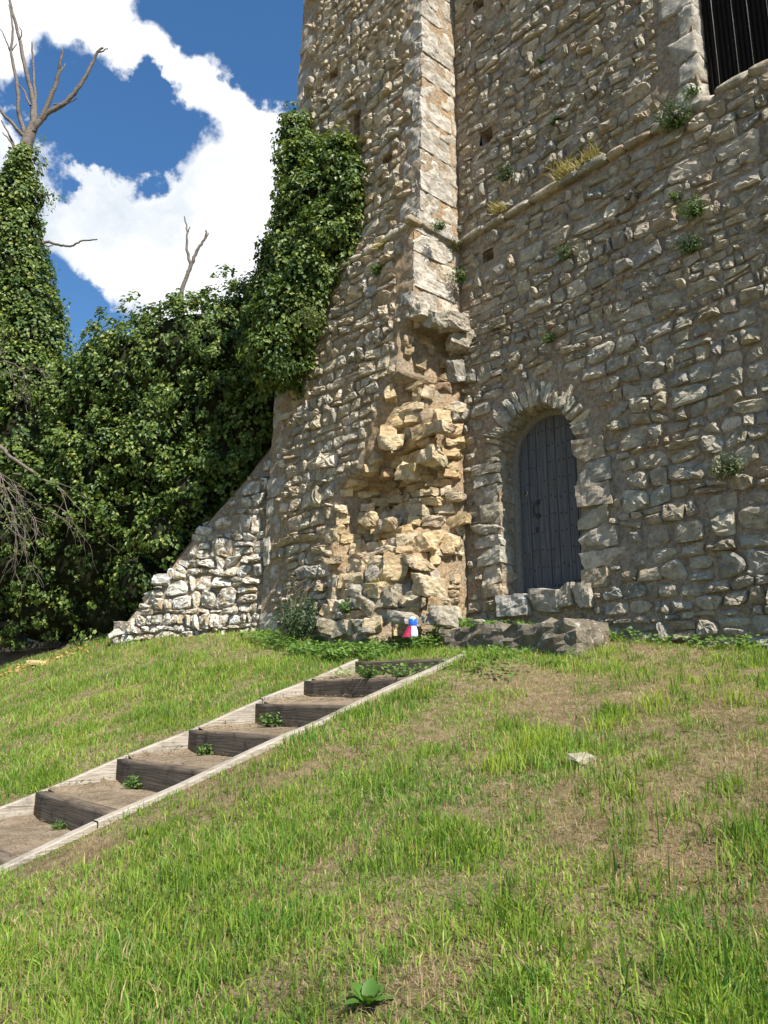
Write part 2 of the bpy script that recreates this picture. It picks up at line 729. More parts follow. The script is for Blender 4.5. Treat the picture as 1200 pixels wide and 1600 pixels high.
def tint(pal, r):
    c = np.array(r.choice(pal)) * np.array((1.04, 1.03, 1.0))
    return np.clip(c * r.uniform(.86, 1.12) * np.array([r.uniform(.97, 1.03), 1, r.uniform(.95, 1.05)]), 0, .75)


def lay_courses(u0, u1, z0, z1, r, h=(.12, .25), asp=(1.0, 2.7), gap=(.003, .013), wob=.05, split=.2):
    out = []
    z = z0
    k = 0
    while z < z1:
        hh = r.uniform(*h)
        k += 1
        off = r.uniform(0, 100)

        def line(u, kk, base):
            return base + wob * (float(vnoise(u * 1.1, kk * 7.7, 9)) - .5) * 2 + .5 * wob * (float(vnoise(u * 3.7, kk * 3.1, 4)) - .5) * 2
        u = u0 - r.uniform(0, .2)
        while u < u1:
            w = hh * r.uniform(*asp) if r.random() > .12 else hh * r.uniform(.5, .9)
            w = min(w, .5)
            a, b = u, u + w
            g = r.uniform(*gap)
            za, zb = line(a, k, z), line(b, k, z)
            ta_, tb_ = line(a, k + 1, z + hh), line(b, k + 1, z + hh)
            j = lambda s=.022: r.uniform(-s, s)
            quad = np.array([(a + g + j(), za + g + j(.012)), (b - g + j(), zb + g + j(.012)), (b - g + j(), tb_ - g + j(.012)), (a + g + j(), ta_ - g + j(.012))])
            if r.random() < split and hh > .16 and w > .2:
                s = r.uniform(.35, .65)
                lm = quad[0] * (1 - s) + quad[3] * s
                rm = quad[1] * (1 - s) + quad[2] * s
                e = np.array([0, .008])
                out.append(np.array([quad[0], quad[1], rm - e, lm - e]))
                if r.random() < .5 and w > .3:
                    mm = (lm + rm) / 2
                    mt = (quad[2] + quad[3]) / 2
                    ex = np.array([.008, 0])
                    out.append(np.array([lm + e, mm + e - ex, mt - ex, quad[3]]))
                    out.append(np.array([mm + e + ex, rm + e, quad[2], mt + ex]))
                else:
                    out.append(np.array([lm + e, rm + e, quad[2], quad[3]]))
            else:
                if r.random() < .3:      # squeezed or tilted piece
                    s = r.uniform(.1, .3)
                    i = r.randint(0, 3)
                    quad[i] = quad[i] * (1 - s) + quad.mean(0) * s
                out.append(quad)
            u = b
        z += hh
    return out


def place(pieces, parent, mat, limit=300, name='stone', rest='small_stone'):
    """pieces: (verts, faces, colour). Largest in view become objects of their own"""
    def size(v):
        d = v - EYE
        dep = d @ FW
        dep = np.maximum(dep, .5)
        x = 600 + F * d[:, 0] / dep
        y = 800 - F * (d @ UP) / dep
        vis = (x.mean() > -20) and (x.mean() < 1220) and (y.mean() > -20)
        return (np.ptp(x) * np.ptp(y)) if vis else 0
    order = sorted(range(len(pieces)), key=lambda i: -size(pieces[i][0]))
    rest_acc = Acc()
    for k, i in enumerate(order):
        v, f, c = pieces[i]
        if k < limit:
            mesh_np(name, v, f, mat, parent, np.tile(c, (len(v), 1)), False, v.mean(0))
        else:
            rest_acc.add(v, f, c)
    if rest_acc.n:
        tag(rest_acc.build(rest, mat, parent, False), kind='stuff')


def grid_surface(us, zs, fn, keep=None):
    A, B = np.meshgrid(us, zs)
    V = fn(A.ravel(), B.ravel())
    n_, m_ = len(us), len(zs)
    i_ = np.arange(n_ * m_).reshape(m_, n_)
    q = np.stack([i_[:-1, :-1], i_[:-1, 1:], i_[1:, 1:], i_[1:, :-1]], -1).reshape(-1, 4)
    if keep is not None:
        cu = (A[:-1, :-1] + A[1:, 1:]).ravel() / 2
        cz = (B[:-1, :-1] + B[1:, 1:]).ravel() / 2
        q = q[keep(cu, cz)]
    return V, q


def WV(u, v, z):
    return P0[None] + np.outer(u, U) + np.outer(v, N) + np.outer(z, ZV)


# ------------------------------------------------------------------ tower
tower = empty('stone_tower', W(0.6, 0, 1.9), 'tall rubble limestone tower with arched doorway and broken corner buttress', 'tower')
UI = -1.27                 # inner corner between main wall and buttress
UL = -4.38                 # outer left corner of the buttress
ZL = 7.66                  # ledge height
DC, DR, DS, DSILL = -.125, .575, 4.42, 2.74     # door arch: centre u, radius, springing z, sill z
WU0, WZ0 = 2.26, 7.70      # window opening


def in_door(u, z, m=0.0):
    u = np.asarray(u)
    z = np.asarray(z)
    return ((np.abs(u - DC) < DR + m) & (z > DSILL - m) & (z <= DS)) | ((z > DS) & ((u - DC) ** 2 + (z - DS) ** 2 < (DR + m) ** 2))


def in_win(u, z, m=0.0):
    return (u > WU0 - m) & (u < 4.3 + m) & (z > WZ0 - m) & (z < 10.6 + m)


HOLES = [hit(762, 400, 0) + (.10, .075), hit(760, 213, 0) + (.09, .10), hit(748, 6, 0) + (.1, .1)]


def in_hole(u, z, m=0.0):
    k = np.zeros(np.shape(u), bool)
    for (a, b, w, h) in HOLES:
        k = k | ((np.abs(u - a) < w + m) & (np.abs(z - b) < h + m))
    return k


def main_surf(u, z):
    d = .04 * (fbm(u * 2.3, z * 2.3, 21) - .5) + .06 * (fbm(u * 8, z * 8, 22) - .5)
    return WV(u, d - .003, z)


us = np.arange(UI - .1, 5.3, .032)
zs = np.arange(1.2, 12.6, .032)
V, q = grid_surface(us, zs, main_surf, lambda u, z: ~(in_door(u, z) | in_win(u, z) | in_hole(u, z)))
acc = Acc()
acc.add(V, q, (1, 1, 1))
# body of the wall behind, with the side and top that other positions would show
for (a, b, c, d) in [((5.26, 0), (5.26, -3.2), 1.2, 12.6), ((5.26, -3.2), (UL, -3.2), 1.2, 12.6)]:
    p = [W(*a, c), W(*b, c), W(*b, d), W(*a, d)]
    acc.add(np.array(p), np.array([[0, 1, 2, 3]]))
acc.add(np.array([W(UL, .3, 12.58), W(5.26, .0, 12.58), W(5.26, -3.2, 12.58), W(UL, -3.2, 12.58)]), np.array([[0, 1, 2, 3]]))
# recesses: putlog holes and the window reveal
for (a, b, w, h) in HOLES:
    fr = [W(a - w, -.01, b - h), W(a + w, -.01, b - h), W(a + w, -.01, b + h), W(a - w, -.01, b + h)]
    bk = [W(a - w, -.4, b - h), W(a + w, -.4, b - h), W(a + w, -.4, b + h), W(a - w, -.4, b + h)]
    acc.add(np.array(fr + bk), np.array([[0, 1, 5, 4], [1, 2, 6, 5], [2, 3, 7, 6], [3, 0, 4, 7], [4, 5, 6, 7]]))
wv = [W(WU0 - .02, 0, WZ0), W(4.32, 0, WZ0), W(4.32, 0, 10.62), W(WU0 - .02, 0, 10.62)]
wb = [W(WU0 + .05, -.6, WZ0 + .05), W(4.3, -.6, WZ0 + .05), W(4.3, -.6, 10.6), W(WU0 + .05, -.6, 10.6)]
acc.add(np.array(wv + wb), np.array([[0, 1, 5, 4], [1, 2, 6, 5], [2, 3, 7, 6], [3, 0, 4, 7]]))
main_wall = acc.build('main_wall', M['mortar'], tower, origin=W(0.6, 0, 1.9))

# door reveal
ts = np.linspace(0, pi, 25)
prof = [(DC + DR, z) for z in np.linspace(DSILL - .1, DS, 14)][:-1] + [(DC + DR * cos(t), DS + DR * sin(t)) for t in ts] + [(DC - DR, z) for z in np.linspace(DS, DSILL - .1, 14)][1:]
prof = np.array(prof)
vv = np.linspace(.0, -.46, 8)
rv = []
for v_ in vv:
    k = fbm(prof[:, 0] * 5 + v_ * 9, prof[:, 1] * 5, 31) - .5
    cu = (prof[:, 0] - DC)
    sc = 1 + .05 * k
    rv.append(WV(DC + cu * sc, np.full(len(prof), v_), prof[:, 1]))
n_ = len(prof)
i_ = np.arange(n_ * len(vv)).reshape(len(vv), n_)
q = np.stack([i_[:-1, :-1], i_[:-1, 1:], i_[1:, 1:], i_[1:, :-1]], -1).reshape(-1, 4)
mesh_np('door_reveal', np.concatenate(rv), q, M['mortar_warm'], main_wall)
for (u0_, u1_, zt_, col_) in ((-.74, -.27, DSILL + .0, (.46, .44, .40)), (-.27, .16, DSILL + .03, (.40, .36, .30)), (.15, .36, DSILL + .05, (.42, .38, .31)), (.35, .56, DSILL + .02, (.44, .40, .33))):
    v, f = block(W((u0_ + u1_) / 2, -.14, zt_ - .13), axes_rot((U, N, ZV), rnd, .04), ((u1_ - u0_) / 2, .24, .13), rnd, 8, .14, .03, .1, .025)
    mesh_np('threshold_stone', v, f, M['stone'], main_wall, np.tile(col_, (len(v), 1)), False)

# --- main wall stones
JAMB = []          # (u0,u1,z0,z1) rectangles kept free for jamb stones
r1 = random.Random(41)
z = DSILL - .02
while z < DS - .05:
    h = r1.uniform(.16, .3)
    JAMB.append((DC + DR - .012, DC + DR + r1.uniform(.24, .58), z, min(z + h, DS + .06)))
    z += h
z = DSILL + .0
while z < DS - .05:
    h = r1.uniform(.14, .27)
    JAMB.append((DC - DR - r1.uniform(.24, .46), DC - DR + .012, z, min(z + h, DS + .03)))
    z += h


def clear_main(u, z):
    if (-.74 < u < .56 and DSILL - .27 < z < DSILL + .03) or in_door(u, z, .02) or in_win(u, z, .03) or in_hole(u, z, .015):
        return False
    if DS - .02 < z and sqrt((u - DC) ** 2 + (z - DS) ** 2) < DR + .33:
        return False
    if WU0 - .42 < u <= WU0 + .03 and z > WZ0 + .1:
        return False
    if abs(z - ZL) < .065 and u < 1.95:
        return False
    for (a, b, c, d) in JAMB:
        if a - .005 < u < b + .005 and c < z < d:
            return False
    return UI + .0 < u < 5.2


def fr_main(u, z, d):
    return W(u, d, z)


pieces = []
r2 = random.Random(5)
for (za, zb) in ((1.55, ZL - .06), (ZL + .06, 12.4)):
    for qd in lay_courses(UI + .02, 5.1, za, zb, r2, h=(.10, .225), asp=(.9, 2.15)):
        cen = qd.mean(0)
        chk = [qd[0], qd[1], qd[2], qd[3], cen, (qd[0] + qd[1]) / 2, (qd[2] + qd[3]) / 2]
        ok = [clear_main(*p) for p in chk]
        if not all(ok):
            # shrink towards a free corner so that the gap beside an opening is filled
            good = [p for p, o in zip(chk[:4], ok[:4]) if o]
            if not good:
                continue
            g = np.mean(good, axis=0)
            for s in (.75, .5, .35):
                q2 = g + (qd - g) * s
                if all(clear_main(*p) for p in list(q2) + [q2.mean(0)]):
                    qd = q2
                    break
            else:
                continue
            if np.ptp(qd[:, 0]) < .07 or np.ptp(qd[:, 1]) < .05:
                continue
        hgt = np.ptp(qd[:, 1])
        low = cen[1] < 4.2 and cen[0] > .9
        dep = r2.uniform(.022, .056) * (1.25 if hgt > .16 else .9)
        if r2.random() < .12:
            dep *= 1.6
        if r2.random() < .2:
            dep *= .5
        v, f = dome(qd, fr_main, dep, r2)
        pieces.append((v, f, tint(BUFF, r2) * .94))
place(pieces, main_wall, M['stone'], 300)

# jamb stones, arch stones, window jamb, ledge slabs
for (a, b, c, d) in JAMB:
    v, f = block(W((a + b) / 2, -.115 + rnd.uniform(-.015, .02), (c + d) / 2), axes_rot((U, N, ZV), rnd, .045), ((b - a) / 2, .15, (d - c) / 2 - .003), rnd, 6, .08, .035, .1, .022)
    mesh_np('jamb_stone', v, f, M['stone'], main_wall, np.tile(tint(BUFF, rnd), (len(v), 1)), False)
t = .02
while t < pi - .03:
    w = rnd.uniform(.085, .19)
    tm = t + w / 2
    ln = rnd.uniform(.18, .34)
    er = U * cos(tm) + ZV * sin(tm)
    et = -U * sin(tm) + ZV * cos(tm)
    rc = DR + ln / 2 - .015
    v, f = block(W(DC, -.11, DS) + er * rc, axes_rot((er, et, N), rnd, .12), (ln / 2, w * (DR + .1) / 2 - .003, .14 + rnd.uniform(-.015, .025)), rnd, 5, .13, .06, .14, .016)
    mesh_np('arch_stone', v, f, M['stone'], main_wall, np.tile(tint(BUFF + CREAM[:1], rnd), (len(v), 1)), False)
    t += w
z = WZ0 - .02
k = 0
while z < 10.6:
    h = rnd.uniform(.2, .36)
    ln = (.36, .2)[k % 2] + rnd.uniform(-.04, .04)
    v, f = block(W(WU0 + .02 - ln / 2, -.09, z + h / 2), axes_rot((U, N, ZV), rnd, .02), (ln / 2, .12, h / 2 - .003), rnd, 8, .06, .02, .06, .02)
    mesh_np('window_jamb_stone', v, f, M['quoin'], main_wall, np.tile(np.array((.43, .40, .345)) * rnd.uniform(.9, 1.1), (len(v), 1)))
    z += h
    k += 1
u = WU0 - .1
while u < 4.3:
    ln = rnd.uniform(.18, .4)
    v, f = block(W(u + ln / 2, -.13, WZ0 - .03 + rnd.uniform(-.02, .03) + .03 * sin(u * 6)), axes_rot((U, N, ZV), rnd, .1), (ln / 2, .17, rnd.uniform(.05, .09)), rnd, 4, .2, .06, .1)
    mesh_np('sill_stone', v, f, M['stone'], main_wall, np.tile(tint(BUFF, rnd), (len(v), 1)))
    u += ln
u = UI + .05
while u < 1.9:
    ln = rnd.uniform(.22, .5)
    if rnd.random() < .88:
        v, f = block(W(u + ln / 2, .015, ZL + rnd.uniform(-.012, .012)), axes_rot((U, N, ZV), rnd, .035), (ln / 2 - .008, .07 + rnd.uniform(0, .03), rnd.uniform(.032, .05)), rnd, 4, .2, .05, .08)
        mesh_np('ledge_stone', v, f, M['stone'], main_wall, np.tile(tint(BUFF, rnd) * .9, (len(v), 1)))
    u += ln

# --- window boarding
winp = empty('window', W(3.3, -.45, WZ0))
COL.objects.unlink(winp)
bpy.data.objects.remove(winp)
acc = Acc()
u = WU0 + .03
while u < 4.25:
    b_ = [W(u, -.2, WZ0), W(u + .045, -.165, WZ0), W(u + .05, -.2, WZ0), W(u, -.2, 10.6), W(u + .045, -.165, 10.6), W(u + .05, -.2, 10.6)]
    acc.add(np.array(b_), np.array([[0, 1, 4, 3], [1, 2, 5, 4]]))
    u += .05
window = acc.build('window_boarding', M['void'], tower, smooth=False)
for u in (2.42, 2.62, 2.78, 2.98, 3.2, 3.45, 3.7, 3.95):
    v, f = block(W(u, -.13 + .015 * sin(u * 9), (WZ0 + 10.6) / 2), (U, N, ZV), (.0028, .0028, 1.42), rnd, 2, 0, 0, 0, 0, False)
    mesh_np('wire', v, f, M['wire'], window)


# ------------------------------------------------------------------ tube helper
def tube(pts, rad, sides=6, jit=0, r=rnd):
    pts = [np.asarray(p, float) for p in pts]
    vs_, fs = [], []
    up = np.array([.31, .17, .93])
    for i, p in enumerate(pts):
        d = pts[min(i + 1, len(pts) - 1)] - pts[max(i - 1, 0)]
        d = d / (np.linalg.norm(d) + 1e-9)
        a = np.cross(d, up)
        a /= np.linalg.norm(a) + 1e-9
        b = np.cross(d, a)
        ra = rad[i] if hasattr(rad, '__len__') else rad
        for k in range(sides):
            an = 2 * pi * k / sides
            rr = ra * (1 + (r.uniform(-jit, jit) if jit else 0))
            vs_.append(p + (a * cos(an) + b * sin(an)) * rr)
    for i in range(len(pts) - 1):
        for k in range(sides):
            k2 = (k + 1) % sides
            fs.append((i * sides + k, i * sides + k2, (i + 1) * sides + k2, (i + 1) * sides + k))
    return np.array(vs_), np.array(fs)


def smooth_line(pts, n=4, wob=0, r=rnd):
    pts = np.array(pts, float)
    out = []
    for i in range(len(pts) - 1):
        p0, p1, p2, p3 = pts[max(i - 1, 0)], pts[i], pts[i + 1], pts[min(i + 2, len(pts) - 1)]
        for k in range(n):
            t = k / n
            out.append(.5 * (2 * p1 + (p2 - p0) * t + (2 * p0 - 5 * p1 + 4 * p2 - p3) * t * t + (3 * p1 - p0 - 3 * p2 + p3) * t ** 3))
    out.append(pts[-1])
    out = np.array(out)
    if wob:
        out[1:-1] += np.array([[r.uniform(-wob, wob) for _ in range(3)] for _ in range(len(out) - 2)])
    return out


# --- door
DV = -.31
door = empty('door_dummy', W(DC, DV, DSILL))
COL.objects.unlink(door)
bpy.data.objects.remove(door)
LR = DR - .075


def arch_z(u, rad):
    d = abs(u - DC)
    return DS + sqrt(max(rad * rad - d * d, 0))


def plank(u0, u1, v0, v1, z0, rad):
    n_ = 5
    us_ = np.linspace(u0, u1, n_)
    vs_, fs = [], []
    for u_ in us_:
        zt = arch_z(u_, rad)
        e = 0 if n_ else 0
        for v_ in (v0, v1):
            vs_.append(W(u_, v_ - (.006 if u_ in (us_[0], us_[-1]) and v_ == v1 else 0), z0))
            vs_.append(W(u_, v_ - (.006 if u_ in (us_[0], us_[-1]) and v_ == v1 else 0), zt))
    for i in range(n_ - 1):
        a, b = i * 4, i * 4 + 4
        fs += [(a + 2, b + 2, b + 3, a + 3), (b, a, a + 1, b + 1), (a + 1, a + 3, b + 3, b + 1)]
    fs += [(0, 2, 3, 1), ((n_ - 1) * 4 + 2, (n_ - 1) * 4, (n_ - 1) * 4 + 1, (n_ - 1) * 4 + 3)]
    return np.array(vs_), np.array(fs)


# backing leaf = the door itself, planks and fittings are its sub-parts
v, f = plank(DC - LR, DC + LR, DV - .06, DV - .022, DSILL - .02, LR)
door = mesh_np('door', v, f, M['door'], tower, smooth=False, origin=W(DC, DV, DSILL))
edges = np.linspace(DC - LR + .004, DC + LR - .004, 8) + np.array([0, .01, -.012, .008, -.006, .012, -.008, 0])
for i in range(7):
    o_ = rnd.uniform(-.004, .004)
    v, f = plank(edges[i] + .004, edges[i + 1] - .004, DV - .02, DV + .012 + o_, DSILL - .01 + rnd.uniform(0, .012), LR - .004)
    mesh_np('plank', v, f, M['door'], door, smooth=False)
acc = Acc()
for zz in np.arange(DSILL + .12, DS + .45, .21):
    for i in range(7):
        for fx in (.3, .72):
            u_ = edges[i] + (edges[i + 1] - edges[i]) * fx
            z_ = zz + rnd.uniform(-.025, .025)
            if z_ < arch_z(u_, LR) - .04 and rnd.random() < .9:
                v, f = block(W(u_, DV + .014, z_), (U, N, ZV), (.008, .006, .008), rnd, 2, .5, 0, 0)
                acc.add(v, f)
tag(acc.build('stud', M['iron'], door), kind='stuff')
hu, hz = hit(840, 785, DV + .02)
ringp = [W(hu + .0 - .055 * sin(a) * 1.1, DV + .035, hz - .085 + .085 * cos(a)) for a in np.linspace(-.25, pi + .2, 14)]
v, f = tube(ringp, .0085, 6)
mesh_np('pull_handle', v, f, M['iron'], door)
for dz in (0, -.17):
    v, f = block(W(hu, DV + .022, hz + dz), (U, N, ZV), (.022, .012, .028), rnd, 3, .3, 0, 0)
    mesh_np('handle_boss', v, f, M['iron'], door)
ku, kz = hit(821, 771, DV + .02)
v, f = tube([W(ku, DV + .01, kz), W(ku, DV + .028, kz)], [.034, .03], 16)
v2, f2 = tube([W(ku, DV + .0285, kz), W(ku, DV + .0285, kz - .0001)], [.03, .012], 16)
lk = mesh_np('lock_plate', np.concatenate([v, v2]), np.concatenate([f, f2 + len(v)]), M['brass'], door)
v, f = block(W(ku, DV + .026, kz), (U, N, ZV), (.014, .006, .014), rnd, 3, .5, 0, 0)
mesh_np('keyhole', v, f, M['iron'], lk)
v, f = block(W(hu - .03, DV + .016, hz - .33), (U, N, ZV), (.009, .008, .03), rnd, 2, .3, 0, 0)
mesh_np('latch_slot', v, f, M['iron'], door)
# arched frame
acc = Acc()
fp = [(DC - 1, z_) for z_ in np.linspace(DSILL - .02, DS, 12)][:-1]
pr = [(-1, z_, 0) for z_ in np.linspace(DSILL - .02, DS, 12)][:-1] + [(-cos(t_), DS, sin(t_)) for t_ in np.linspace(0, pi, 25)] + [(1, z_, 0) for z_ in np.linspace(DS, DSILL - .02, 12)][1:]
rows = []
for (rad, v_) in ((DR + .03, DV + .055), (LR + .0, DV + .055), (LR + .0, DV - .06)):
    rows.append(np.array([W(DC + c_ * rad + .006 * sin(z_ * 7), v_, z_ + s_ * rad) for (c_, z_, s_) in pr]))
n_ = len(pr)
i_ = np.arange(n_ * 3).reshape(3, n_)
q = np.stack([i_[:-1, :-1], i_[:-1, 1:], i_[1:, 1:], i_[1:, :-1]], -1).reshape(-1, 4)
mesh_np('door_frame', np.concatenate(rows), q, M['frame'], door)

# ------------------------------------------------------------------ buttress
def vf(z):
    z = np.asarray(z, float)
    return np.where(z >= ZL, .665 + (11 - z) * .03, .865 + (ZL - z) * .034)


BK = [(640, 488), (628, 500), (620, 515), (622, 580), (604, 600), (590, 650), (575, 700), (560, 735), (530, 762), (528, 830), (528, 900), (520, 990)]
BKU = np.array([hit(a, b, .95) for a, b in BK])
ZB = BKU[0][1]                                   # top of the break


def ub(z):
    return np.interp(z, BKU[::-1, 1], BKU[::-1, 0])


_cz = [1.8, 2.4, 2.75, 3.1, 3.35, 3.6, 3.9, 4.4, 4.75, 5.1, 5.4, 5.55, 5.8, 6.2, 6.8]
_cv = [1.4, 1.25, 1.12, .95, .80, .55, .30, .26, .46, .60, .50, .26, .10, .06, .06]


def v_core(u, z):
    b = ub(z)
    t = np.clip((u - b) / (UI - b + 1e-6), 0, 1)
    mid = np.interp(z, _cz, _cv)
    edge = np.clip(t / np.where(np.asarray(z) > 5.35, .34, .18), 0, 1)
    edge = edge * edge * (3 - 2 * edge)
    v = (vf(z) - .06) * (1 - edge) + mid * edge
    rt = np.clip((1 - t) / .25, 0, 1)
    right = np.interp(z, [2.2, 2.9, 3.4, 3.9, 6.6], [.5, .42, .3, .14, .08])
    v = right + (v - right) * np.minimum(1, rt ** .7)
    return v + .16 * (fbm(u * 4.2, z * 4.2, 51) - .5) + .15 * (fbm(u * 11, z * 11, 52) - .5)


def b_surf(u, z):
    d = .04 * (fbm(u * 2.3, z * 2.3, 61) - .5) + .05 * (fbm(u * 8, z * 8, 62) - .5) - .003
    v = vf(z) + d
    br = (z < ZB) & (u > ub(z))
    v = np.where(br, v_core(u, z), v)
    return WV(u, v, z)


SLIT = hit(556, 200, .70)
BH = [hit(521, 118, .66) + (.1, .08), hit(607, 250, .7) + (.12, .07)]


def in_bhole(u, z, m=0.):
    k = (np.abs(u - SLIT[0]) < .085 + m) & (np.abs(z - SLIT[1]) < .3 + m)
    for (a, b, w, h) in BH:
        k = k | ((np.abs(u - a) < w + m) & (np.abs(z - b) < h + m))
    return k


us = np.linspace(UL, UI, 98)
zs = np.concatenate([np.arange(1.6, ZL, .04), [ZL], np.arange(ZL + .002, 14.6, .04)])
V, q = grid_surface(us, zs, b_surf, lambda u, z: ~in_bhole(u, z))
acc = Acc()
acc.add(V, q)
# return face, left face, top
zz = np.arange(1.6, 14.6, .08)
tt = np.linspace(0, 1, 12)
A, B = np.meshgrid(tt, zz)
A, B = A.ravel(), B.ravel()
i_ = np.arange(len(tt) * len(zz)).reshape(len(zz), len(tt))
q = np.stack([i_[:-1, :-1], i_[:-1, 1:], i_[1:, 1:], i_[1:, :-1]], -1).reshape(-1, 4)
front = np.where(B < ZB, v_core(np.full(len(B), UI), B), vf(B) - .01)
acc.add(WV(UI + .02 * (fbm(A * 5, B * 7, 71) - .5), front * (1 - A) - .05 * A, B), q)
acc.add(WV(UL + .02 * (fbm(A * 5, B * 7, 72) - .5), (vf(B) - .01) * (1 - A) - 3.2 * A, B), q)
acc.add(np.array([W(UL, .55, 14.55), W(UI, .55, 14.55), W(UI, -3.2, 14.55), W(UL, -3.2, 14.55)]), np.array([[0, 1, 2, 3]]))
acc.add(np.array([W(UI, 0, 12.5), W(UI, -3.2, 12.5), W(UI, -3.2, 14.55), W(UI, 0, 14.55)]), np.array([[0, 1, 2, 3]]))
acc.add(np.array([W(UL, -3.2, 12.5), W(UI, -3.2, 12.5), W(UI, -3.2, 14.55), W(UL, -3.2, 14.55)]), np.array([[0, 1, 2, 3]]))
for (a, b, w, h) in BH + [(SLIT[0], SLIT[1], .085, .3)]:
    v0 = float(vf(b)) - .01
    fr = [W(a - w, v0, b - h), W(a + w, v0, b - h), W(a + w, v0, b + h), W(a - w, v0, b + h)]
    bk = [W(a - w, v0 - .5, b - h), W(a + w, v0 - .5, b - h), W(a + w, v0 - .5, b + h), W(a - w, v0 - .5, b + h)]
    acc.add(np.array(fr + bk), np.array([[0, 1, 5, 4], [1, 2, 6, 5], [2, 3, 7, 6], [3, 0, 4, 7], [4, 5, 6, 7]]))
buttress = acc.build('buttress', M['mortar_warm'], tower, origin=W((UL + UI) / 2, .6, 2.2))

# quoins on both corners
qz = []
r3 = random.Random(77)
z = 6.42
k = 0
QF = []                      # (side, z0, z1, front length)
while z < 14.4:
    h = r3.uniform(.17, .34)
    if z < ZL < z + h + .1:
        h = ZL - z
    l1 = (.36, .2)[k % 2] + r3.uniform(-.05, .05)
    full = float(vf(z + h / 2))
    l2 = (.36, .62)[k % 2] * full / .75
    off_ = r3.uniform(-.02, .02)
    if z < 7.0:
        l1 *= r3.uniform(.6, 1)
        off_ -= r3.uniform(0, .12) * (7.0 - z)
    v0 = full + off_
    c = W(UI + .012 - l1 / 2 + r3.uniform(-.012, .012), v0 + .012 - l2 / 2, z + h / 2)
    v, f = block(c, axes_rot((U, N, ZV), r3, .015), (l1 / 2, l2 / 2, h / 2 - .004), r3, 8, .04, .03, .05, .034)
    mesh_np('quoin', v, f, M['quoin'], buttress, np.tile(np.array((.52, .48, .42)) * r3.uniform(.85, 1.1), (len(v), 1)), False)
    if l2 < full - .12:
        v, f = block(W(UI + .005 - .14, (full - l2) / 2 - .01, z + h / 2), axes_rot((U, N, ZV), r3, .012), (.14, (full - l2) / 2 - .004, h / 2 - .003), r3, 6, .06, .03, .05, .02)
        mesh_np('return_stone', v, f, M['quoin'], buttress, np.tile(np.array((.50, .44, .36)) * r3.uniform(.88, 1.1), (len(v), 1)))
    QF.append((1, z, z + h, l1))
    z += h
    k += 1
z = 2.0
while z < 14.4:
    h = r3.uniform(.22, .45)
    if z < ZL < z + h + .1:
        h = max(ZL - z, .1)
    l1 = (.2, .42)[k % 2] + r3.uniform(-.07, .07)
    full = float(vf(z + h / 2))
    v, f = block(W(UL - .01 + l1 / 2, full + r3.uniform(-.015, .03) - .18, z + h / 2), axes_rot((U, N, ZV), r3, .035), (l1 / 2, .18, h / 2 - .008), r3, 6, .05, .028, .05, .025)
    mesh_np('quoin', v, f, M['quoin'], buttress, np.tile(np.array((.47, .43, .365)) * r3.uniform(.85, 1.1), (len(v), 1)), False)
    QF.append((0, z, z + h, l1))
    z += h
    k += 1


def clear_b(u, z):
    if in_bhole(u, z, .01):
        return False
    if abs(z - ZL) < .05:
        return False
    if z < ZB + .02 and u > ub(z) - .03:
        return False
    for (s, a, b, l) in QF:
        if a <= z < b:
            if s == 1 and u > UI - l - .005:
                return False
            if s == 0 and u < UL + l + .005:
                return False
    return UL < u < UI


def fr_b(u, z, d):
    return W(u, float(vf(z)) + d, z)


pieces = []
r4 = random.Random(9)
for (za, zb) in ((2.0, ZL - .05), (ZL + .05, 14.3)):
    for qd in lay_courses(UL + .1, UI, za, zb, r4, h=(.11, .22), asp=(.9, 2.1)):
        cen = qd.mean(0)
        chk = list(qd) + [cen]
        ok = [clear_b(*p) for p in chk]
        if not all(ok):
            good = [p for p, o in zip(chk[:4], ok[:4]) if o]
            if not good:
                continue
            g = np.mean(good, axis=0)
            for s in (.75, .5, .35):
                q2 = g + (qd - g) * s
                if all(clear_b(*p) for p in list(q2) + [q2.mean(0)]):
                    qd = q2
                    break
            else:
                continue
            if np.ptp(qd[:, 0]) < .07 or np.ptp(qd[:, 1]) < .05:
                continue
        dep = r4.uniform(.02, .06)
        if r4.random() < .15:
            dep *= 1.5
        v, f = dome(qd, fr_b, dep, r4)
        pieces.append((v, f, tint(BUFF, r4) * np.array((1.12, 1.08, 1.03))))
place(pieces, buttress, M['quoin'], 300)
# ledge slabs round the buttress
u = UL
while u < UI - .05:
    ln = min(rnd.uniform(.25, .5), UI + .03 - u)
    v, f = block(W(u + ln / 2, float(vf(ZL - .01)) - .06, ZL - .02), axes_rot((U, N, ZV), rnd, .04), (ln / 2 - .006, .11, rnd.uniform(.035, .055)), rnd, 4, .18, .05, .08)
    mesh_np('ledge_stone', v, f, M['quoin'], buttress, np.tile(tint(BUFF, rnd) * 1.05, (len(v), 1)))
    u += ln
v0 = .05
while v0 < .8:
    ln = rnd.uniform(.2, .3)
    v, f = block(W(UI - .0, v0 + ln / 2, ZL - .02), axes_rot((N, U, ZV), rnd, .04), (ln / 2, .06, .04), rnd, 4, .2, .05, .08)
    mesh_np('ledge_stone', v, f, M['quoin'], buttress, np.tile(tint(BUFF, rnd) * 1.05, (len(v), 1)))
    v0 += ln

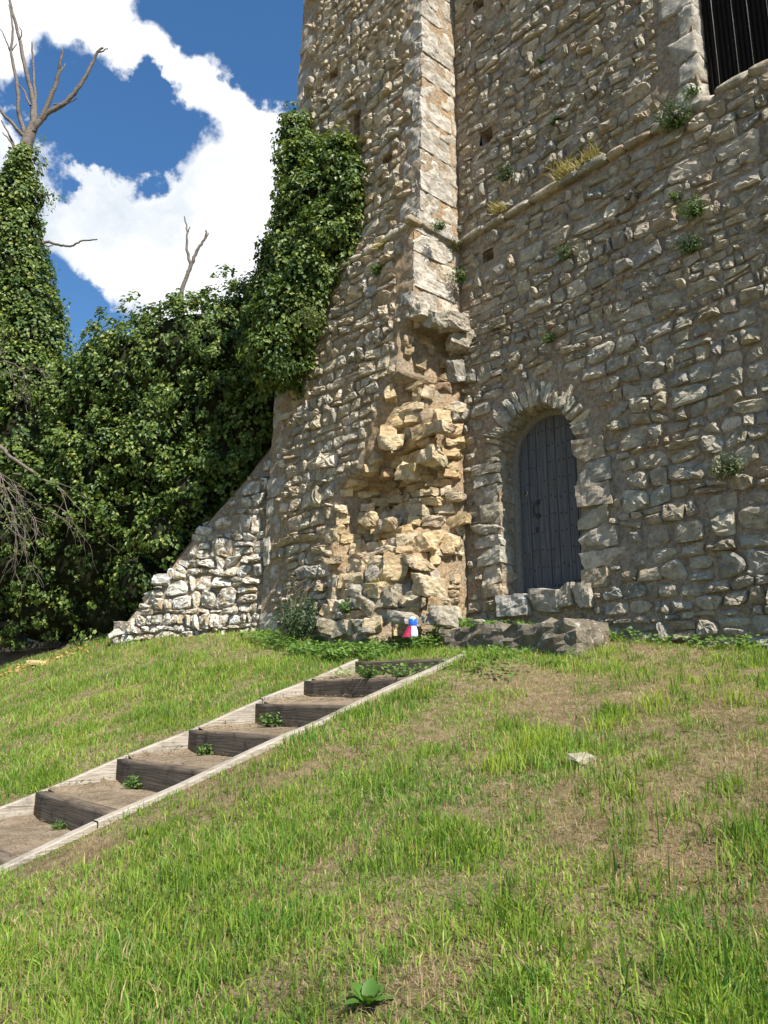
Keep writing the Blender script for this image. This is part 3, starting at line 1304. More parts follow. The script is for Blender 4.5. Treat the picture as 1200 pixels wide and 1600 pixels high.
# rubble of the broken core
r5 = random.Random(23)
pieces = []
z = 2.3
while z < ZB + .05:
    h = r5.uniform(.10, .19) if z < 5.3 else r5.uniform(.1, .16)
    b = float(ub(z + h / 2))
    u = b - .05
    while u < UI + .02:
        w = r5.uniform(.12, .36) if z < 5.3 else r5.uniform(.1, .24)
        uc, zc = u + w / 2, z + h / 2
        if uc > UI + .03:
            break
        e = .05
        vc = float(v_core(np.array([uc]), np.array([zc]))[0])
        du = float(v_core(np.array([uc + e]), np.array([zc]))[0] - v_core(np.array([uc - e]), np.array([zc]))[0]) / (2 * e)
        nn = N - U * np.clip(du, -3, 3) * .9
        nn /= np.linalg.norm(nn)
        ta_ = np.cross(ZV, nn)
        ta_ /= np.linalg.norm(ta_)
        if ta_ @ U < 0:
            ta_ = -ta_
        dp = r5.uniform(.09, .15)
        out = r5.uniform(-.025, .06) + (.01 if z > 5.45 else 0)
        p = W(uc, vc, zc + r5.uniform(-.02, .02)) + nn * (out - dp * .45)
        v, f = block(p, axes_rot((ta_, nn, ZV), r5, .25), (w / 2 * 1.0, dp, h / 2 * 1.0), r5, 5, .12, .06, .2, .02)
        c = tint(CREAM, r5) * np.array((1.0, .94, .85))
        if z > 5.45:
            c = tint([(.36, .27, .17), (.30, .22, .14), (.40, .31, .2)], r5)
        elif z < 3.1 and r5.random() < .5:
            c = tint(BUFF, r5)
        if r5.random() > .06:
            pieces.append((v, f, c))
        u += w / sqrt(1 + min(du * du, 9))
    z += h
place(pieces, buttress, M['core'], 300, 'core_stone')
for qd in lay_courses(.0, .75, 2.2, ZB, r5, h=(.1, .2), asp=(.8, 1.8)):
    if any(p[0] > float(v_core(np.array([UI - .02]), np.array([p[1]]))[0]) - .0 or p[0] < .0 for p in qd):
        continue
    v, f = dome(qd, lambda a, b, d: W(UI + d, a, b), r5.uniform(.03, .06), r5)
    mesh_np('return_stone', v, f, M['core'], buttress, np.tile(tint(CREAM, r5), (len(v), 1)), False)
# larger chunks that stand out of the break: pixel, v, half sizes
for (px, py, vv_, hx, hy, hz, pal) in [(683, 668, .62, .27, .16, .085, CREAM), (668, 712, .66, .26, .15, .12, CREAM), (604, 690, .86, .22, .14, .12, CREAM), (632, 735, .72, .2, .13, .13, CREAM),
                                       (708, 528, .26, .13, .22, .17, BUFF), (706, 578, .22, .11, .2, .20, BUFF), (707, 642, .2, .13, .2, .16, BUFF), (648, 486, .86, .17, .2, .13, BUFF), (672, 496, .70, .17, .22, .14, BUFF), (697, 500, .45, .15, .25, .15, BUFF), (636, 470, .90, .14, .16, .12, BUFF), (630, 492, .80, .13, .16, .1, CREAM),
                                       (600, 820, .74, .24, .15, .12, CREAM), (572, 812, .8, .2, .14, .13, CREAM), (650, 850, .72, .25, .18, .14, CREAM), (570, 945, 1.22, .26, .2, .16, BUFF), (600, 935, 1.12, .3, .22, .2, BUFF), (660, 915, 1.02, .26, .2, .2, CREAM), (645, 880, .9, .3, .2, .12, CREAM), (590, 880, 1.0, .28, .2, .13, CREAM),
                                       (516, 840, 1.0, .18, .14, .13, CREAM), (512, 880, 1.03, .2, .14, .14, CREAM), (520, 800, .98, .17, .14, .11, CREAM)]:
    u_, z_ = hit(px, py, vv_)
    v, f = block(W(u_, vv_ - hy * .5, z_), axes_rot((U, N, ZV), rnd, .25), (hx * (.72 if py < 860 else .52), hy * .7, hz * (.74 if py < 860 else .56)), rnd, 8, .10, .035, .25, .04)
    mesh_np('broken_stone', v, f, M['core'] if pal is CREAM else M['quoin'], buttress, np.tile(tint(pal, rnd) * (np.array((1.0, .94, .84)) if pal is CREAM else .95), (len(v), 1)), False)

# ------------------------------------------------------------------ ruined diagonal wall left of the buttress
QA = radians(197)
SN = np.array([sin(QA), cos(QA), 0])
SL_ = np.array([SN[1], -SN[0], 0])          # leftwards along the face
if SL_[0] > 0:
    SL_ = -SL_
Q0 = W(UL + .02, float(vf(3)) - .04, 0)
BAT = .10


def stub_hit(px, py):
    r = ray(px, py)
    s = (SN @ (Q0 - EYE)) / (SN @ r)
    q = EYE + r * s
    return float((q - Q0) @ SL_), q[2]


SE = np.array([stub_hit(*p) for p in [(442, 632), (425, 668), (400, 705), (360, 760), (320, 808), (270, 872), (225, 935), (186, 985)]])


def stub_top(s):
    return np.interp(s, SE[:, 0], SE[:, 1])


SMAX = SE[-1, 0] + .12


def stub_p(s, z, d):
    return Q0 + SL_ * s + ZV * z + SN * (d - BAT * (z - 2.4))


acc = Acc()
ss = np.linspace(-.1, SMAX, 60)
hh_ = np.linspace(0, 1, 60)
A, B = np.meshgrid(ss, hh_)
A, B = A.ravel(), B.ravel()
zt = stub_top(A)
Zs = 1.7 + (zt - 1.7) * B
V = np.array([stub_p(a, b, c) for a, b, c in zip(A, Zs, .05 * (fbm(A * 4, Zs * 4, 81) - .5) - .015)])
i_ = np.arange(3600).reshape(60, 60)
q = np.stack([i_[:-1, :-1], i_[1:, :-1], i_[1:, 1:], i_[:-1, 1:]], -1).reshape(-1, 4)
acc.add(V, q)
tops = np.array([[stub_p(s_, float(stub_top(s_)) + .05 * float(vnoise(s_ * 6, t_ * 5, 3)) - .02, -t_) for t_ in np.linspace(0, .9, 10)] for s_ in ss]).reshape(-1, 3)
i_ = np.arange(600).reshape(60, 10)
q = np.stack([i_[:-1, :-1], i_[:-1, 1:], i_[1:, 1:], i_[1:, :-1]], -1).reshape(-1, 4)
acc.add(tops, q)
acc.add(np.array([stub_p(SMAX, 1.7, 0), stub_p(SMAX, 1.7, -.9), stub_p(SMAX, SE[-1, 1], -.9), stub_p(SMAX, SE[-1, 1], 0)]), np.array([[0, 1, 2, 3]]))
stub = empty('ruined_wall', stub_p(1.2, 2.4, -.3), 'sloping stump of ruined rubble wall, white with lichen, left of the buttress', 'wall')
mort = acc.build('wall_core', M['mortar'], stub)
r6 = random.Random(15)
pieces = []
for qd in lay_courses(-.02, SMAX, 2.0, 6.2, r6, h=(.12, .25), asp=(.75, 1.7), wob=.10, split=.16):
    if any(p[1] > stub_top(p[0]) - .03 or p[0] > SMAX or p[0] < -.03 for p in qd):
        cen = qd.mean(0)
        if cen[1] > stub_top(cen[0]) - .06:
            continue
        qd = cen + (qd - cen) * .6
    v, f = dome(qd, lambda a, b, d: stub_p(a, b, d), r6.uniform(.035, .10), r6, tilt=.7)
    lowc = np.array((1.22, 1.24, 1.28)) if r6.random() < .6 else np.array((1, .95, .86))
    pieces.append((v, f, tint(BUFF, r6) * lowc))
place(pieces, stub, M['pale'], 300)
for k in range(16):
    s_ = r6.uniform(0, SMAX)
    t_ = r6.uniform(.02, .5)
    v, f = block(stub_p(s_, float(stub_top(s_)) - .06, -t_), axes_rot((SL_, SN, ZV), r6, .4), (r6.uniform(.1, .2), r6.uniform(.08, .14), r6.uniform(.06, .1)), r6, 4, .22, .05, .12)
    mesh_np('coping_stone', v, f, M['pale'], stub, np.tile(tint(BUFF, r6), (len(v), 1)), False)

# ------------------------------------------------------------------ timber steps
steps = empty('timber_steps', W((SU0 + SU1) / 2, 4, step_z(4) - .3), 'flight of dark timber steps between two pale side boards climbing the bank', 'steps')


def board(u, v0, v1, th, hgt, name, mat, dz=0.0):
    n_ = 16
    vs_, fs = [], []
    for i, v_ in enumerate(np.linspace(v0, v1, n_)):
        zt = step_z(v_) + dz + .006 * sin(v_ * 5 + u)
        w_ = .006 * sin(v_ * 3.1 + u * 4)
        for (a, b) in ((0, -hgt), (0, -.008), (.008, 0), (th - .008, 0), (th, -.008), (th, -hgt)):
            vs_.append(W(u + a + w_, v_, zt + b))
    for i in range(n_ - 1):
        for k in range(6):
            a, b = i * 6 + k, i * 6 + (k + 1) % 6
            fs.append((a, b, b + 6, a + 6))
    v = np.array(vs_)
    o = mesh_np(name, v, np.array(fs), mat, steps, smooth=False)
    cap = np.array([[0, 1, 2, 3, 4, 5]])
    me = o.data
    return o


RT = [(60, 1238), (188, 1185), (300, 1140), (405, 1099), (480, 1062)]
RIS = [hit_u(px, py, SU0 + .06) for px, py in RT]
gap = (RIS[0][0] - RIS[4][0]) / 4
RIS = [(RIS[0][0] + gap, RIS[0][1] - gap * S_SL)] + RIS
RIS = [(RIS[0][0] + gap, RIS[0][1] - gap * S_SL)] + RIS
cuts = [sv_top - .02, 3.05, 4.35, 7.3]
for a, b in zip(cuts[:-1], cuts[1:]):
    board(SU0 - .055, a + .004, b - .004, .06, .42, 'side_board', M['board'], rnd.uniform(-.008, .008))
cuts = [sv_top - .06, 3.7, 5.2, 7.3]
for a, b in zip(cuts[:-1], cuts[1:]):
    board(SU1 - .02, a + .004, b - .004, .085, .42, 'side_board', M['board'], rnd.uniform(-.006, .006))
# back riser at the head of the flight
allr = RIS + [(sv_top + .02, sz_top - .0)]
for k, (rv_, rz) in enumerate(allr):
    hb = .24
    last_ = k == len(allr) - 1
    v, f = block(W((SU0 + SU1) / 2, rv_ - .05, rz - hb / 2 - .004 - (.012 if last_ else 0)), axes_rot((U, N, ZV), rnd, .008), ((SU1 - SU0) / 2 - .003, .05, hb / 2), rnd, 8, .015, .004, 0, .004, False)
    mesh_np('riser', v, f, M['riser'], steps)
for k, (rv_, rz) in enumerate(allr[:-1]):
    v1 = rv_ - .09
    nxt = allr[k + 1]
    v0 = nxt[0] - .02
    us_ = np.linspace(SU0 + .003, SU1 - .003, 24)
    vs2 = np.linspace(v0, v1, 12)
    A, B = np.meshgrid(us_, vs2)
    A, B = A.ravel(), B.ravel()
    t_ = (B - v0) / (v1 - v0)
    z_ = rz - .012 + (1 - t_) * (.03 if k < 5 else .07) + .03 * (fbm(A * 5, B * 5, 91 + k) - .5) + .03 * np.exp(-((A - SU0) / .08) ** 2)
    i_ = np.arange(len(A)).reshape(12, 24)
    q = np.stack([i_[:-1, :-1], i_[:-1, 1:], i_[1:, 1:], i_[1:, :-1]], -1).reshape(-1, 4)
    mesh_np('tread', WV(A, B, z_), q, M['tread'], steps)

# straw and chips lying on the treads
lr = np.random.RandomState(77)
la_ = Acc()
for k, (rv_, rz) in enumerate(allr[:-1]):
    for _ in range(170):
        u_ = SU0 + (SU1 - SU0) * lr.uniform(.01, .99) ** 1.6
        v_ = lr.uniform(allr[k + 1][0], rv_)
        an = lr.uniform(0, pi)
        l_, w_ = lr.uniform(.008, .035), lr.uniform(.0015, .006)
        d1, d2 = (U * cos(an) + N * sin(an)) * l_, (-U * sin(an) + N * cos(an)) * w_
        t_ = (v_ - allr[k + 1][0]) / (rv_ - allr[k + 1][0])
        c_ = W(u_, v_, rz + .012 + (1 - t_) * (.03 if k < 5 else .07) + lr.uniform(0, .006) + .03 * math.exp(-((u_ - SU0) / .08) ** 2))
        la_.add(np.array([c_ - d1, c_ + d2, c_ + d1, c_ - d2 + ZV * .004]), np.array([[0, 1, 2], [0, 2, 3]]), np.array((.46, .37, .24)) * lr.uniform(.4, 1.25))
STRAW = la_

# ------------------------------------------------------------------ foliage helpers
def leaves(cent, out, size, rr, colour, droop=.5, spread=.6, fold=.25, widthf=.72, lit=.5):
    """kite leaves folded along the midrib. cent, out: (n,3)"""
    n = len(cent)
    nrm = out * 1.0 + rr.normal(0, spread, (n, 3)) + np.array([0, 0, lit])
    nrm /= np.linalg.norm(nrm, axis=1)[:, None]
    tip = out * .5 + np.array([0, 0, -droop]) + rr.normal(0, .6, (n, 3))
    tip -= nrm * (tip * nrm).sum(1)[:, None]
    tip /= np.linalg.norm(tip, axis=1)[:, None] + 1e-9
    sid = np.cross(nrm, tip)
    s = size[:, None]
    base = cent - tip * s * .45
    tp = cent + tip * s * .6
    lf = cent - tip * s * .08 + sid * s * widthf * .5 + nrm * s * fold * .5
    rt = cent - tip * s * .08 - sid * s * widthf * .5 + nrm * s * fold * .5
    V = np.stack([base, rt, tp, lf], 1).reshape(-1, 3)
    i = np.arange(n) * 4
    f = np.concatenate([np.stack([i, i + 1, i + 2], 1), np.stack([i, i + 2, i + 3], 1)])
    return V, f, np.repeat(colour, 4, axis=0)


def in_blob(p, blobs, shrink=1.0):
    k = np.zeros(len(p), bool)
    for (c, r) in blobs:
        k |= ((((p - c) / (r * shrink)) ** 2).sum(1) < 1)
    return k


def ivy(name, label, blobs, n, rr, parent=None, cluster=26, lsize=(.05, .095), dark=False, group=None, keep=None, prot=.3):
    root = parent or empty(name, blobs[0][0] * np.array([1, 1, 0]) + np.array([0, 0, min(b[0][2] - b[1][2] for b in blobs)]), label, 'ivy', group)
    area = np.array([(r[0] * r[2] + r[0] * r[1] + r[1] * r[2]) for c, r in blobs])
    pick = rr.choice(len(blobs), n // cluster * 3, p=area / area.sum())
    d = rr.normal(0, 1, (len(pick), 3))
    d /= np.linalg.norm(d, axis=1)[:, None]
    C = np.array([b[0] for b in blobs])[pick]
    RR = np.array([b[1] for b in blobs])[pick]
    P = C + d * RR
    inside = in_blob(P, blobs, .93)
    facing = (d @ np.array([0, -1, .25])) > -.45
    k = (~inside) & facing
    P, D = P[k], d[k] / RR[k]
    D /= np.linalg.norm(D, axis=1)[:, None]
    if keep is not None:
        k = keep(P)
        P, D = P[k], D[k]
    m = min(len(P), n // cluster)
    P, D = P[:m], D[:m]
    off = rr.uniform(-.12, 1, m) ** 3 * prot
    P = P + D * off[:, None] + np.array([0, 0, -.3]) * off[:, None]
    crad = rr.uniform(.09, .21, m)
    hue = rr.uniform(0, 1, m)
    idx = np.repeat(np.arange(m), cluster)
    loc = rr.normal(0, 1, (len(idx), 3))
    loc /= np.linalg.norm(loc, axis=1)[:, None]
    loc *= (rr.uniform(.15, 1, len(idx)) ** .5)[:, None]
    flat = loc - D[idx] * (loc * D[idx]).sum(1)[:, None] * .35
    cent = P[idx] + flat * crad[idx][:, None]
    outd = D[idx] * .8 + flat * .6 + np.array([0, -.1, .15])
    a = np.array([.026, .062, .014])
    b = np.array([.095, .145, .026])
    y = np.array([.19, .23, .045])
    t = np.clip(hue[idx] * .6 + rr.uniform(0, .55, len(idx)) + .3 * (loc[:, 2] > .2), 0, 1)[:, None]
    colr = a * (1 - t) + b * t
    yl = (rr.uniform(0, 1, len(idx)) < .12 * (1 + 2 * (hue[idx] > .7)))[:, None]
    colr = np.where(yl, y, colr)
    size = rr.uniform(*lsize, len(idx))
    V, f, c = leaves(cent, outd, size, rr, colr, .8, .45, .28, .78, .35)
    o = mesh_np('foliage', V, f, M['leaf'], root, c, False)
    tag(o, kind='stuff')
    # plain leaves lying close on the dark hulls, under the sprays
    nf = n // 4
    pick = rr.choice(len(blobs), nf, p=area / area.sum())
    d = rr.normal(0, 1, (nf, 3))
    d /= np.linalg.norm(d, axis=1)[:, None]
    rb = np.array([b_[1] for b_ in blobs])[pick]
    P2 = np.array([b_[0] for b_ in blobs])[pick] + d * rb * rr.uniform(.86, 1.0, nf)[:, None]
    k = (~in_blob(P2, blobs, .84)) & ((d @ np.array([0, -1, .25])) > -.45)
    P2, D2 = P2[k], d[k]
    t = rr.uniform(0, 1, len(P2))[:, None]
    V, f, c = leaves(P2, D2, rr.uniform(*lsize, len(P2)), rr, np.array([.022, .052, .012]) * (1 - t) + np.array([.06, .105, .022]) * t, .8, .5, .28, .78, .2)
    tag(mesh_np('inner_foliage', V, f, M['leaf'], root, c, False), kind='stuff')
    # dark hulls in place of stems, the shade between leaves put into their colour
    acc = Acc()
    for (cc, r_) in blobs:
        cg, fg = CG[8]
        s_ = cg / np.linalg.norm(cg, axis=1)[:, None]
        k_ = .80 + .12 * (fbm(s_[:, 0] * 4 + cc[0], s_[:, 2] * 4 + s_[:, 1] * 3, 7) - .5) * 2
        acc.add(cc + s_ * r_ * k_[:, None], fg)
    tag(acc.build('stems', M['shade_core'], root), kind='stuff')
    return root


def blob(px, py, y, rx, rz, ry=None):
    c = at(px, py, y)
    k = y / F * 1.02
    return (c, np.array([rx * k, ry if ry else (rx + rz) * .5 * k * .8, rz * k]))


rr = np.random.RandomState(3)
hedge = [blob(150, 640, 13.7, 85, 80), blob(215, 590, 13.4, 85, 92), blob(300, 560, 13.1, 95, 92), blob(385, 530, 12.8, 80, 88), blob(432, 490, 12.8, 34, 66, .6),
         blob(60, 690, 13.8, 100, 95), blob(160, 740, 13.7, 105, 105), blob(260, 690, 13.4, 95, 110), blob(345, 640, 13.1, 85, 80, .8), blob(420, 575, 12.8, 48, 60, .5),
         blob(40, 850, 14.2, 105, 110), blob(140, 860, 14.1, 100, 110), blob(225, 800, 13.8, 85, 95), blob(295, 735, 13.5, 75, 85, .7), blob(360, 690, 13.2, 60, 70, .5),
         blob(90, 945, 14.4, 100, 70), blob(-20, 930, 14.5, 90, 85), blob(180, 935, 14.2, 70, 80, .6), blob(100, 640, 13.9, 60, 75), blob(-60, 750, 14.2, 100, 180), blob(-110, 600, 14.5, 80, 130),
         blob(250, 880, 13.9, 60, 70, .5), blob(310, 800, 13.7, 60, 70, .5), blob(400, 640, 13.3, 50, 70, .5), blob(90, 800, 13.5, 60, 55, .5), blob(30, 830, 13.6, 60, 60, .5), blob(200, 700, 13.0, 60, 50, .5), blob(395, 700, 13.6, 50, 70, .4), blob(430, 650, 13.5, 40, 70, .4), blob(350, 770, 13.8, 50, 70, .4), blob(418, 615, 12.35, 36, 50, .35), blob(385, 665, 12.4, 34, 46, .35), blob(345, 715, 12.5, 34, 46, .35), blob(300, 775, 12.6, 34, 46, .35), blob(255, 840, 12.8, 34, 46, .35), blob(212, 905, 13.0, 30, 46, .35)]
hroot = ivy('ivy_bank', 'broad dark bank of ivy mounded over the ruined wall', hedge, 80000, rr, prot=.6, keep=lambda P: rr.uniform(0, 1, len(P)) < np.clip((P[:, 2] - 1.8) / 4.2, .22, 1))  # sprays thinned low down bare the dark hulls, in place of deeper shade
col_b = []
for (px, py, v_, rx, rz, rv_) in [(462, 225, .72, 20, 50, .3), (485, 270, .8, 45, 55, .35), (530, 262, .8, 36, 38, .3), (548, 300, .8, 22, 50, .26), (500, 330, .85, 66, 60, .42), (478, 385, .9, 58, 60, .45), (520, 375, .9, 44, 50, .36), (452, 440, 1.0, 42, 58, .5), (490, 440, 1.0, 38, 60, .4), (462, 500, 1.1, 48, 62, .5), (440, 560, 1.2, 42, 52, .5), (425, 500, 1.0, 36, 50, .5)]:
    u_, z_ = hit(px, py, v_)
    c = W(u_, v_, z_)
    k = c[1] / F * 1.02
    col_b.append((c, np.array([rx * k, rv_ * 1.2, rz * k])))
ivy('tower_ivy', 'column of ivy climbing the upper left corner of the stone tower', col_b, 36000, rr, lsize=(.05, .085), prot=.22)
treeb = [blob(38, 262, 13.9, 17, 38, .25), blob(28, 310, 13.9, 34, 45, .4), blob(15, 370, 13.9, 48, 55, .5), blob(20, 430, 13.9, 50, 60, .6), blob(45, 490, 13.9, 48, 55, .6), blob(48, 540, 13.8, 50, 55, .6), blob(0, 520, 13.9, 70, 80, .7), blob(30, 600, 13.7, 70, 70, .7), blob(-50, 430, 14.2, 50, 120, .6)]
tree = empty('dead_tree', at(38, 262, 13.9) * np.array([1, 1, 0]) + np.array([0, 0, float(ground(at(38, 262, 13.9)[0], 13.9))]), 'dead tree with bare crown branches and an ivy-smothered trunk at the left edge', 'tree')
ivy('x', None, treeb, 30000, rr, parent=tree, prot=.22)
# loose sprays that reach out of the outline
acc = Acc()
for (p0, p1, k) in [((55, 290), (102, 312), 46), ((60, 265), (72, 250), 16), ((62, 330), (70, 345), 20), ((75, 420), (84, 415), 10), ((95, 470), (104, 480), 14), ((60, 235), (72, 205), 18)]:
    for i in range(k):
        t_ = rr.uniform()
        p = at(p0[0] + (p1[0] - p0[0]) * t_ + rr.normal(0, 4), p0[1] + (p1[1] - p0[1]) * t_ + rr.normal(0, 4), 13.7 + rr.normal(0, .08))
        V, f, c = leaves(p[None], np.array([[.3, -1, .2]]), np.array([rr.uniform(.05, .085)]), rr, np.array([[.04, .085, .02]]))
        acc.add(V, f, c)
tag(acc.build('ivy_spray', M['leaf'], tree, False), kind='stuff')


# ------------------------------------------------------------------ dead branches
def branch_mesh(lines, y, name, parent, px2m=1.0, wob=.012, mat=None, dy=.25, r=rnd):
    for (pts, r0, r1_) in lines:
        yy = y + r.uniform(-dy, dy)
        w3 = [at(a, b, y + (yy - y) * i / max(len(pts) - 1, 1)) for i, (a, b) in enumerate(pts)]
        ln = smooth_line(w3, 5, wob, r)
        rad = np.linspace(r0, r1_, len(ln))
        v, f = tube(ln, rad, 7, .1, r)
        mesh_np(name, v, f, mat or M['branch'], parent)


trunk_l = [([(20, 1030), (14, 800), (10, 560), (18, 400), (28, 300), (38, 245), (45, 215), (54, 192)], .26, .085)]
tp_ = smooth_line([at(a_, b_, y_) for (a_, b_), y_ in zip(trunk_l[0][0], (15.2, 14.9, 14.5, 14.2, 14.0, 13.95, 13.93, 13.92))], 5, .012)
v, f = tube(tp_, np.linspace(.26, .085, len(tp_)), 9, .08)
mesh_np('trunk', v, f, M['branch'], tree)
branch_mesh([([(50, 205), (58, 194), (72, 178), (105, 157), (130, 126), (152, 82), (161, 74)], .075, .018), ([(152, 82), (160, 80), (168, 76)], .018, .01), ([(60, 192), (75, 163), (90, 120), (94, 100), (97, 77)], .055, .018), ([(92, 112), (100, 104), (102, 99)], .015, .008), ([(84, 163), (108, 160), (121, 153)], .02, .008),
             ([(52, 196), (50, 150), (38, 100), (28, 50), (16, 4), (10, -30)], .055, .02), ([(54, 192), (55, 160), (52, 110), (50, 66)], .04, .015), ([(30, 62), (34, 50), (31, 42)], .014, .008),
             ([(42, 214), (30, 182), (27, 135), (18, 85), (20, 45), (14, 8)], .05, .014), ([(48, 165), (36, 140), (24, 128)], .025, .01), ([(18, 85), (8, 60), (0, 45)], .02, .008), ([(18, 80), (27, 68)], .014, .007),
             ([(40, 216), (18, 192), (0, 172), (-14, 150)], .045, .014), ([(34, 255), (20, 222), (2, 188)], .035, .012), ([(34, 265), (22, 230), (4, 207)], .03, .01), ([(28, 330), (32, 280), (36, 240)], .05, .03),
             ([(48, 386), (56, 380), (72, 378), (96, 383), (112, 384), (130, 376), (152, 374)], .036, .012), ([(66, 379), (74, 385), (83, 384)], .016, .01), ([(50, 300), (66, 304), (79, 304)], .03, .012)], 13.9, 'branch', tree)
sap = empty('dead_sapling', at(283, 480, 13.4), 'bare forked dead stem rising above the ivy bank against the cloud', 'dead tree')
branch_mesh([([(281, 500), (284, 460), (292, 430), (300, 410)], .045, .034)], 13.4, 'stem', sap, dy=.01)
branch_mesh([([(300, 411), (310, 388), (320, 372), (322, 360)], .034, .016), ([(322, 372), (326, 364)], .014, .008), ([(298, 413), (291, 385), (293, 362), (288, 338)], .03, .01), ([(292, 366), (297, 354)], .014, .008), ([(290, 474), (318, 460), (336, 449)], .028, .012)], 13.4, 'branch', sap, dy=.05)

# leafless shrub in front of the ivy, left edge
shrub = empty('leafless_shrub', at(-30, 900, 12.7), 'tangle of bare grey twigs hanging before the ivy at the left edge', 'shrub')
acc = Acc()
r7 = random.Random(4)


def twig(p, d, ln, rad, lev):
    n_ = 6
    pts = [p]
    dd = np.array(d, float)
    for i in range(n_):
        dd = dd + np.array([r7.uniform(-.28, .28), r7.uniform(-.2, .2), r7.uniform(-.32, .22) - .05])
        dd /= np.linalg.norm(dd)
        pts.append(pts[-1] + dd * ln / n_)
        if lev > 0 and i > 0 and r7.random() < .75:
            nd = dd + np.array([r7.uniform(-.7, .7), r7.uniform(-.5, .4), r7.uniform(-.8, .6)])
            twig(pts[-1], nd / np.linalg.norm(nd), ln * r7.uniform(.4, .65), rad * .6, lev - 1)
    v, f = tube(pts, np.linspace(rad, rad * .4, n_ + 1), 4, 0)
    acc.add(v, f, (.55, .5, .45))


for (px, py, dx, dz, ln) in [(-60, 660, 1, -.35, 1.6), (-50, 720, 1, .0, 1.5), (-40, 760, 1, .1, 1.5), (-60, 620, 1, .1, 1.2), (-40, 700, .9, -.6, 1.6), (-30, 745, 1, -.4, 1.5), (-30, 580, .9, .5, .9), (-60, 800, 1, -.1, 1.2), (20, 740, 1, .1, 1.2), (20, 750, .6, -.8, 1.2)]:
    twig(at(px, py, 12.6 + r7.uniform(-.2, .2)), np.array([dx, -.05, dz]), ln, .014, 2)
acc.build('twig', M['branch'], shrub)
limb = [at(-60, 655, 12.6), at(0, 698, 12.5), at(22, 718, 12.45), at(60, 742, 12.4)]
v, f = tube(smooth_line(limb, 4, .01), np.linspace(.045, .02, 13), 7, .1)
mesh_np('stem', v, f, M['branch'], shrub)
v, f = tube(smooth_line([at(-60, 655, 12.6), at(-80, 800, 12.7), at(-85, 1040, 12.8)], 4, .01), np.linspace(.05, .07, 9), 7, .1)
mesh_np('stem', v, f, M['branch'], shrub)

tag(STRAW.build('straw_litter', M['weed'], steps, False), kind='stuff')

# ------------------------------------------------------------------ grass
class Px:
    pass


def near_mask(x, y, spots):
    t = np.zeros(len(x))
    for (px, py, rad, w) in spots:
        g = gpix(px, py)
        t += w * np.exp(-((x - g[0]) ** 2 + (y - g[1]) ** 2) / rad ** 2)
    return t


BARE = [(1100, 1170, .55, .5), (1090, 1230, .45, .5), (1050, 1310, .4, .55), (1000, 1060, .5, .4), (850, 1060, .35, .3), (560, 1340, .35, .5), (660, 1390, .25, .4), (1180, 1440, .25, .4), (250, 1450, .2, .3), (660, 1550, .25, .4), (950, 1300, .3, .4), (1150, 1100, .4, .2), (420, 1230, .25, .4), (330, 1110, .3, .2), (140, 1095, .5, .25), (120, 1560, .2, .3), (730, 1250, .25, .4), (350, 1370, .25, .3), (760, 1040, .3, .1)]
LUSH = [(850, 1180, .35, .6), (400, 1290, .5, .4), (250, 1060, .8, .3), (80, 1180, .7, .4), (960, 1520, .35, .4), (640, 1220, .3, .3), (1100, 1480, .25, .4), (700, 1330, .4, .3), (300, 1330, .4, .3), (1000, 1040, .4, .1), (500, 1010, .6, .4), (860, 1020, .5, .4), (1120, 1290, .2, .3), (150, 1420, .4, .2)]


def covered(x, y):
    u = (x - P0[0]) * U[0] + (y - P0[1]) * U[1]
    v = (x - P0[0]) * N[0] + (y - P0[1]) * N[1]
    s = (x - Q0[0]) * SL_[0] + (y - Q0[1]) * SL_[1]
    d = (x - Q0[0]) * SN[0] + (y - Q0[1]) * SN[1]
    bad = in_steps(x, y, .012) | (v < .03) | ((u < UI) & (v < 1.02) & (u > UL)) | ((d < .02) & (s > -.4) & (s < SMAX) & (v < 4) & (y > 9)) | ((s > SMAX) & (d < -.7))
    return bad


def sample_pos(n, rr, rmin=1.6, rmax=16, alpha=1.3):
    """denser near the path where the visitor stands, thinner far off"""
    r_ = rmin * (rmax / rmin) ** rr.uniform(0, 1, n)         # ~1/r^2 density
    k = rr.uniform(0, 1, n) < (r_ / rmax) ** (2 - alpha)
    r_ = r_[k]
    a = rr.uniform(-.62, .62, len(r_))
    return r_ * np.sin(a), r_ * np.cos(a)


def blades(x, y, h, w, rr, colr, lean=.35, lift=0):
    n = len(x)
    z = ground_full(x, y) - .004 + lift
    az = rr.uniform(0, 2 * pi, n)
    la = rr.uniform(0, 2 * pi, n)
    ln = np.abs(rr.normal(0, lean, n))
    sx, sy = np.cos(az) * w / 2, np.sin(az) * w / 2
    lx, ly = np.cos(la) * ln * h, np.sin(la) * ln * h
    hz = h / np.sqrt(1 + ln ** 2 * .6)
    b = np.stack([x, y, z], 1)
    S = np.stack([sx, sy, 0 * sx], 1)
    m = b + np.stack([lx * .33, ly * .33, hz * .58], 1)
    t = b + np.stack([lx, ly, hz * (1 - .15 * ln)], 1)
    V = np.stack([b - S, b + S, m + S * .8, m - S * .8, t], 1).reshape(-1, 3)
    i = np.arange(n) * 5
    q = np.stack([i, i + 1, i + 2, i + 3], 1)
    tr = np.stack([i + 3, i + 2, i + 4], 1)
    return V, q, tr, np.repeat(colr, 5, axis=0)


gr = np.random.RandomState(8)
parts = []


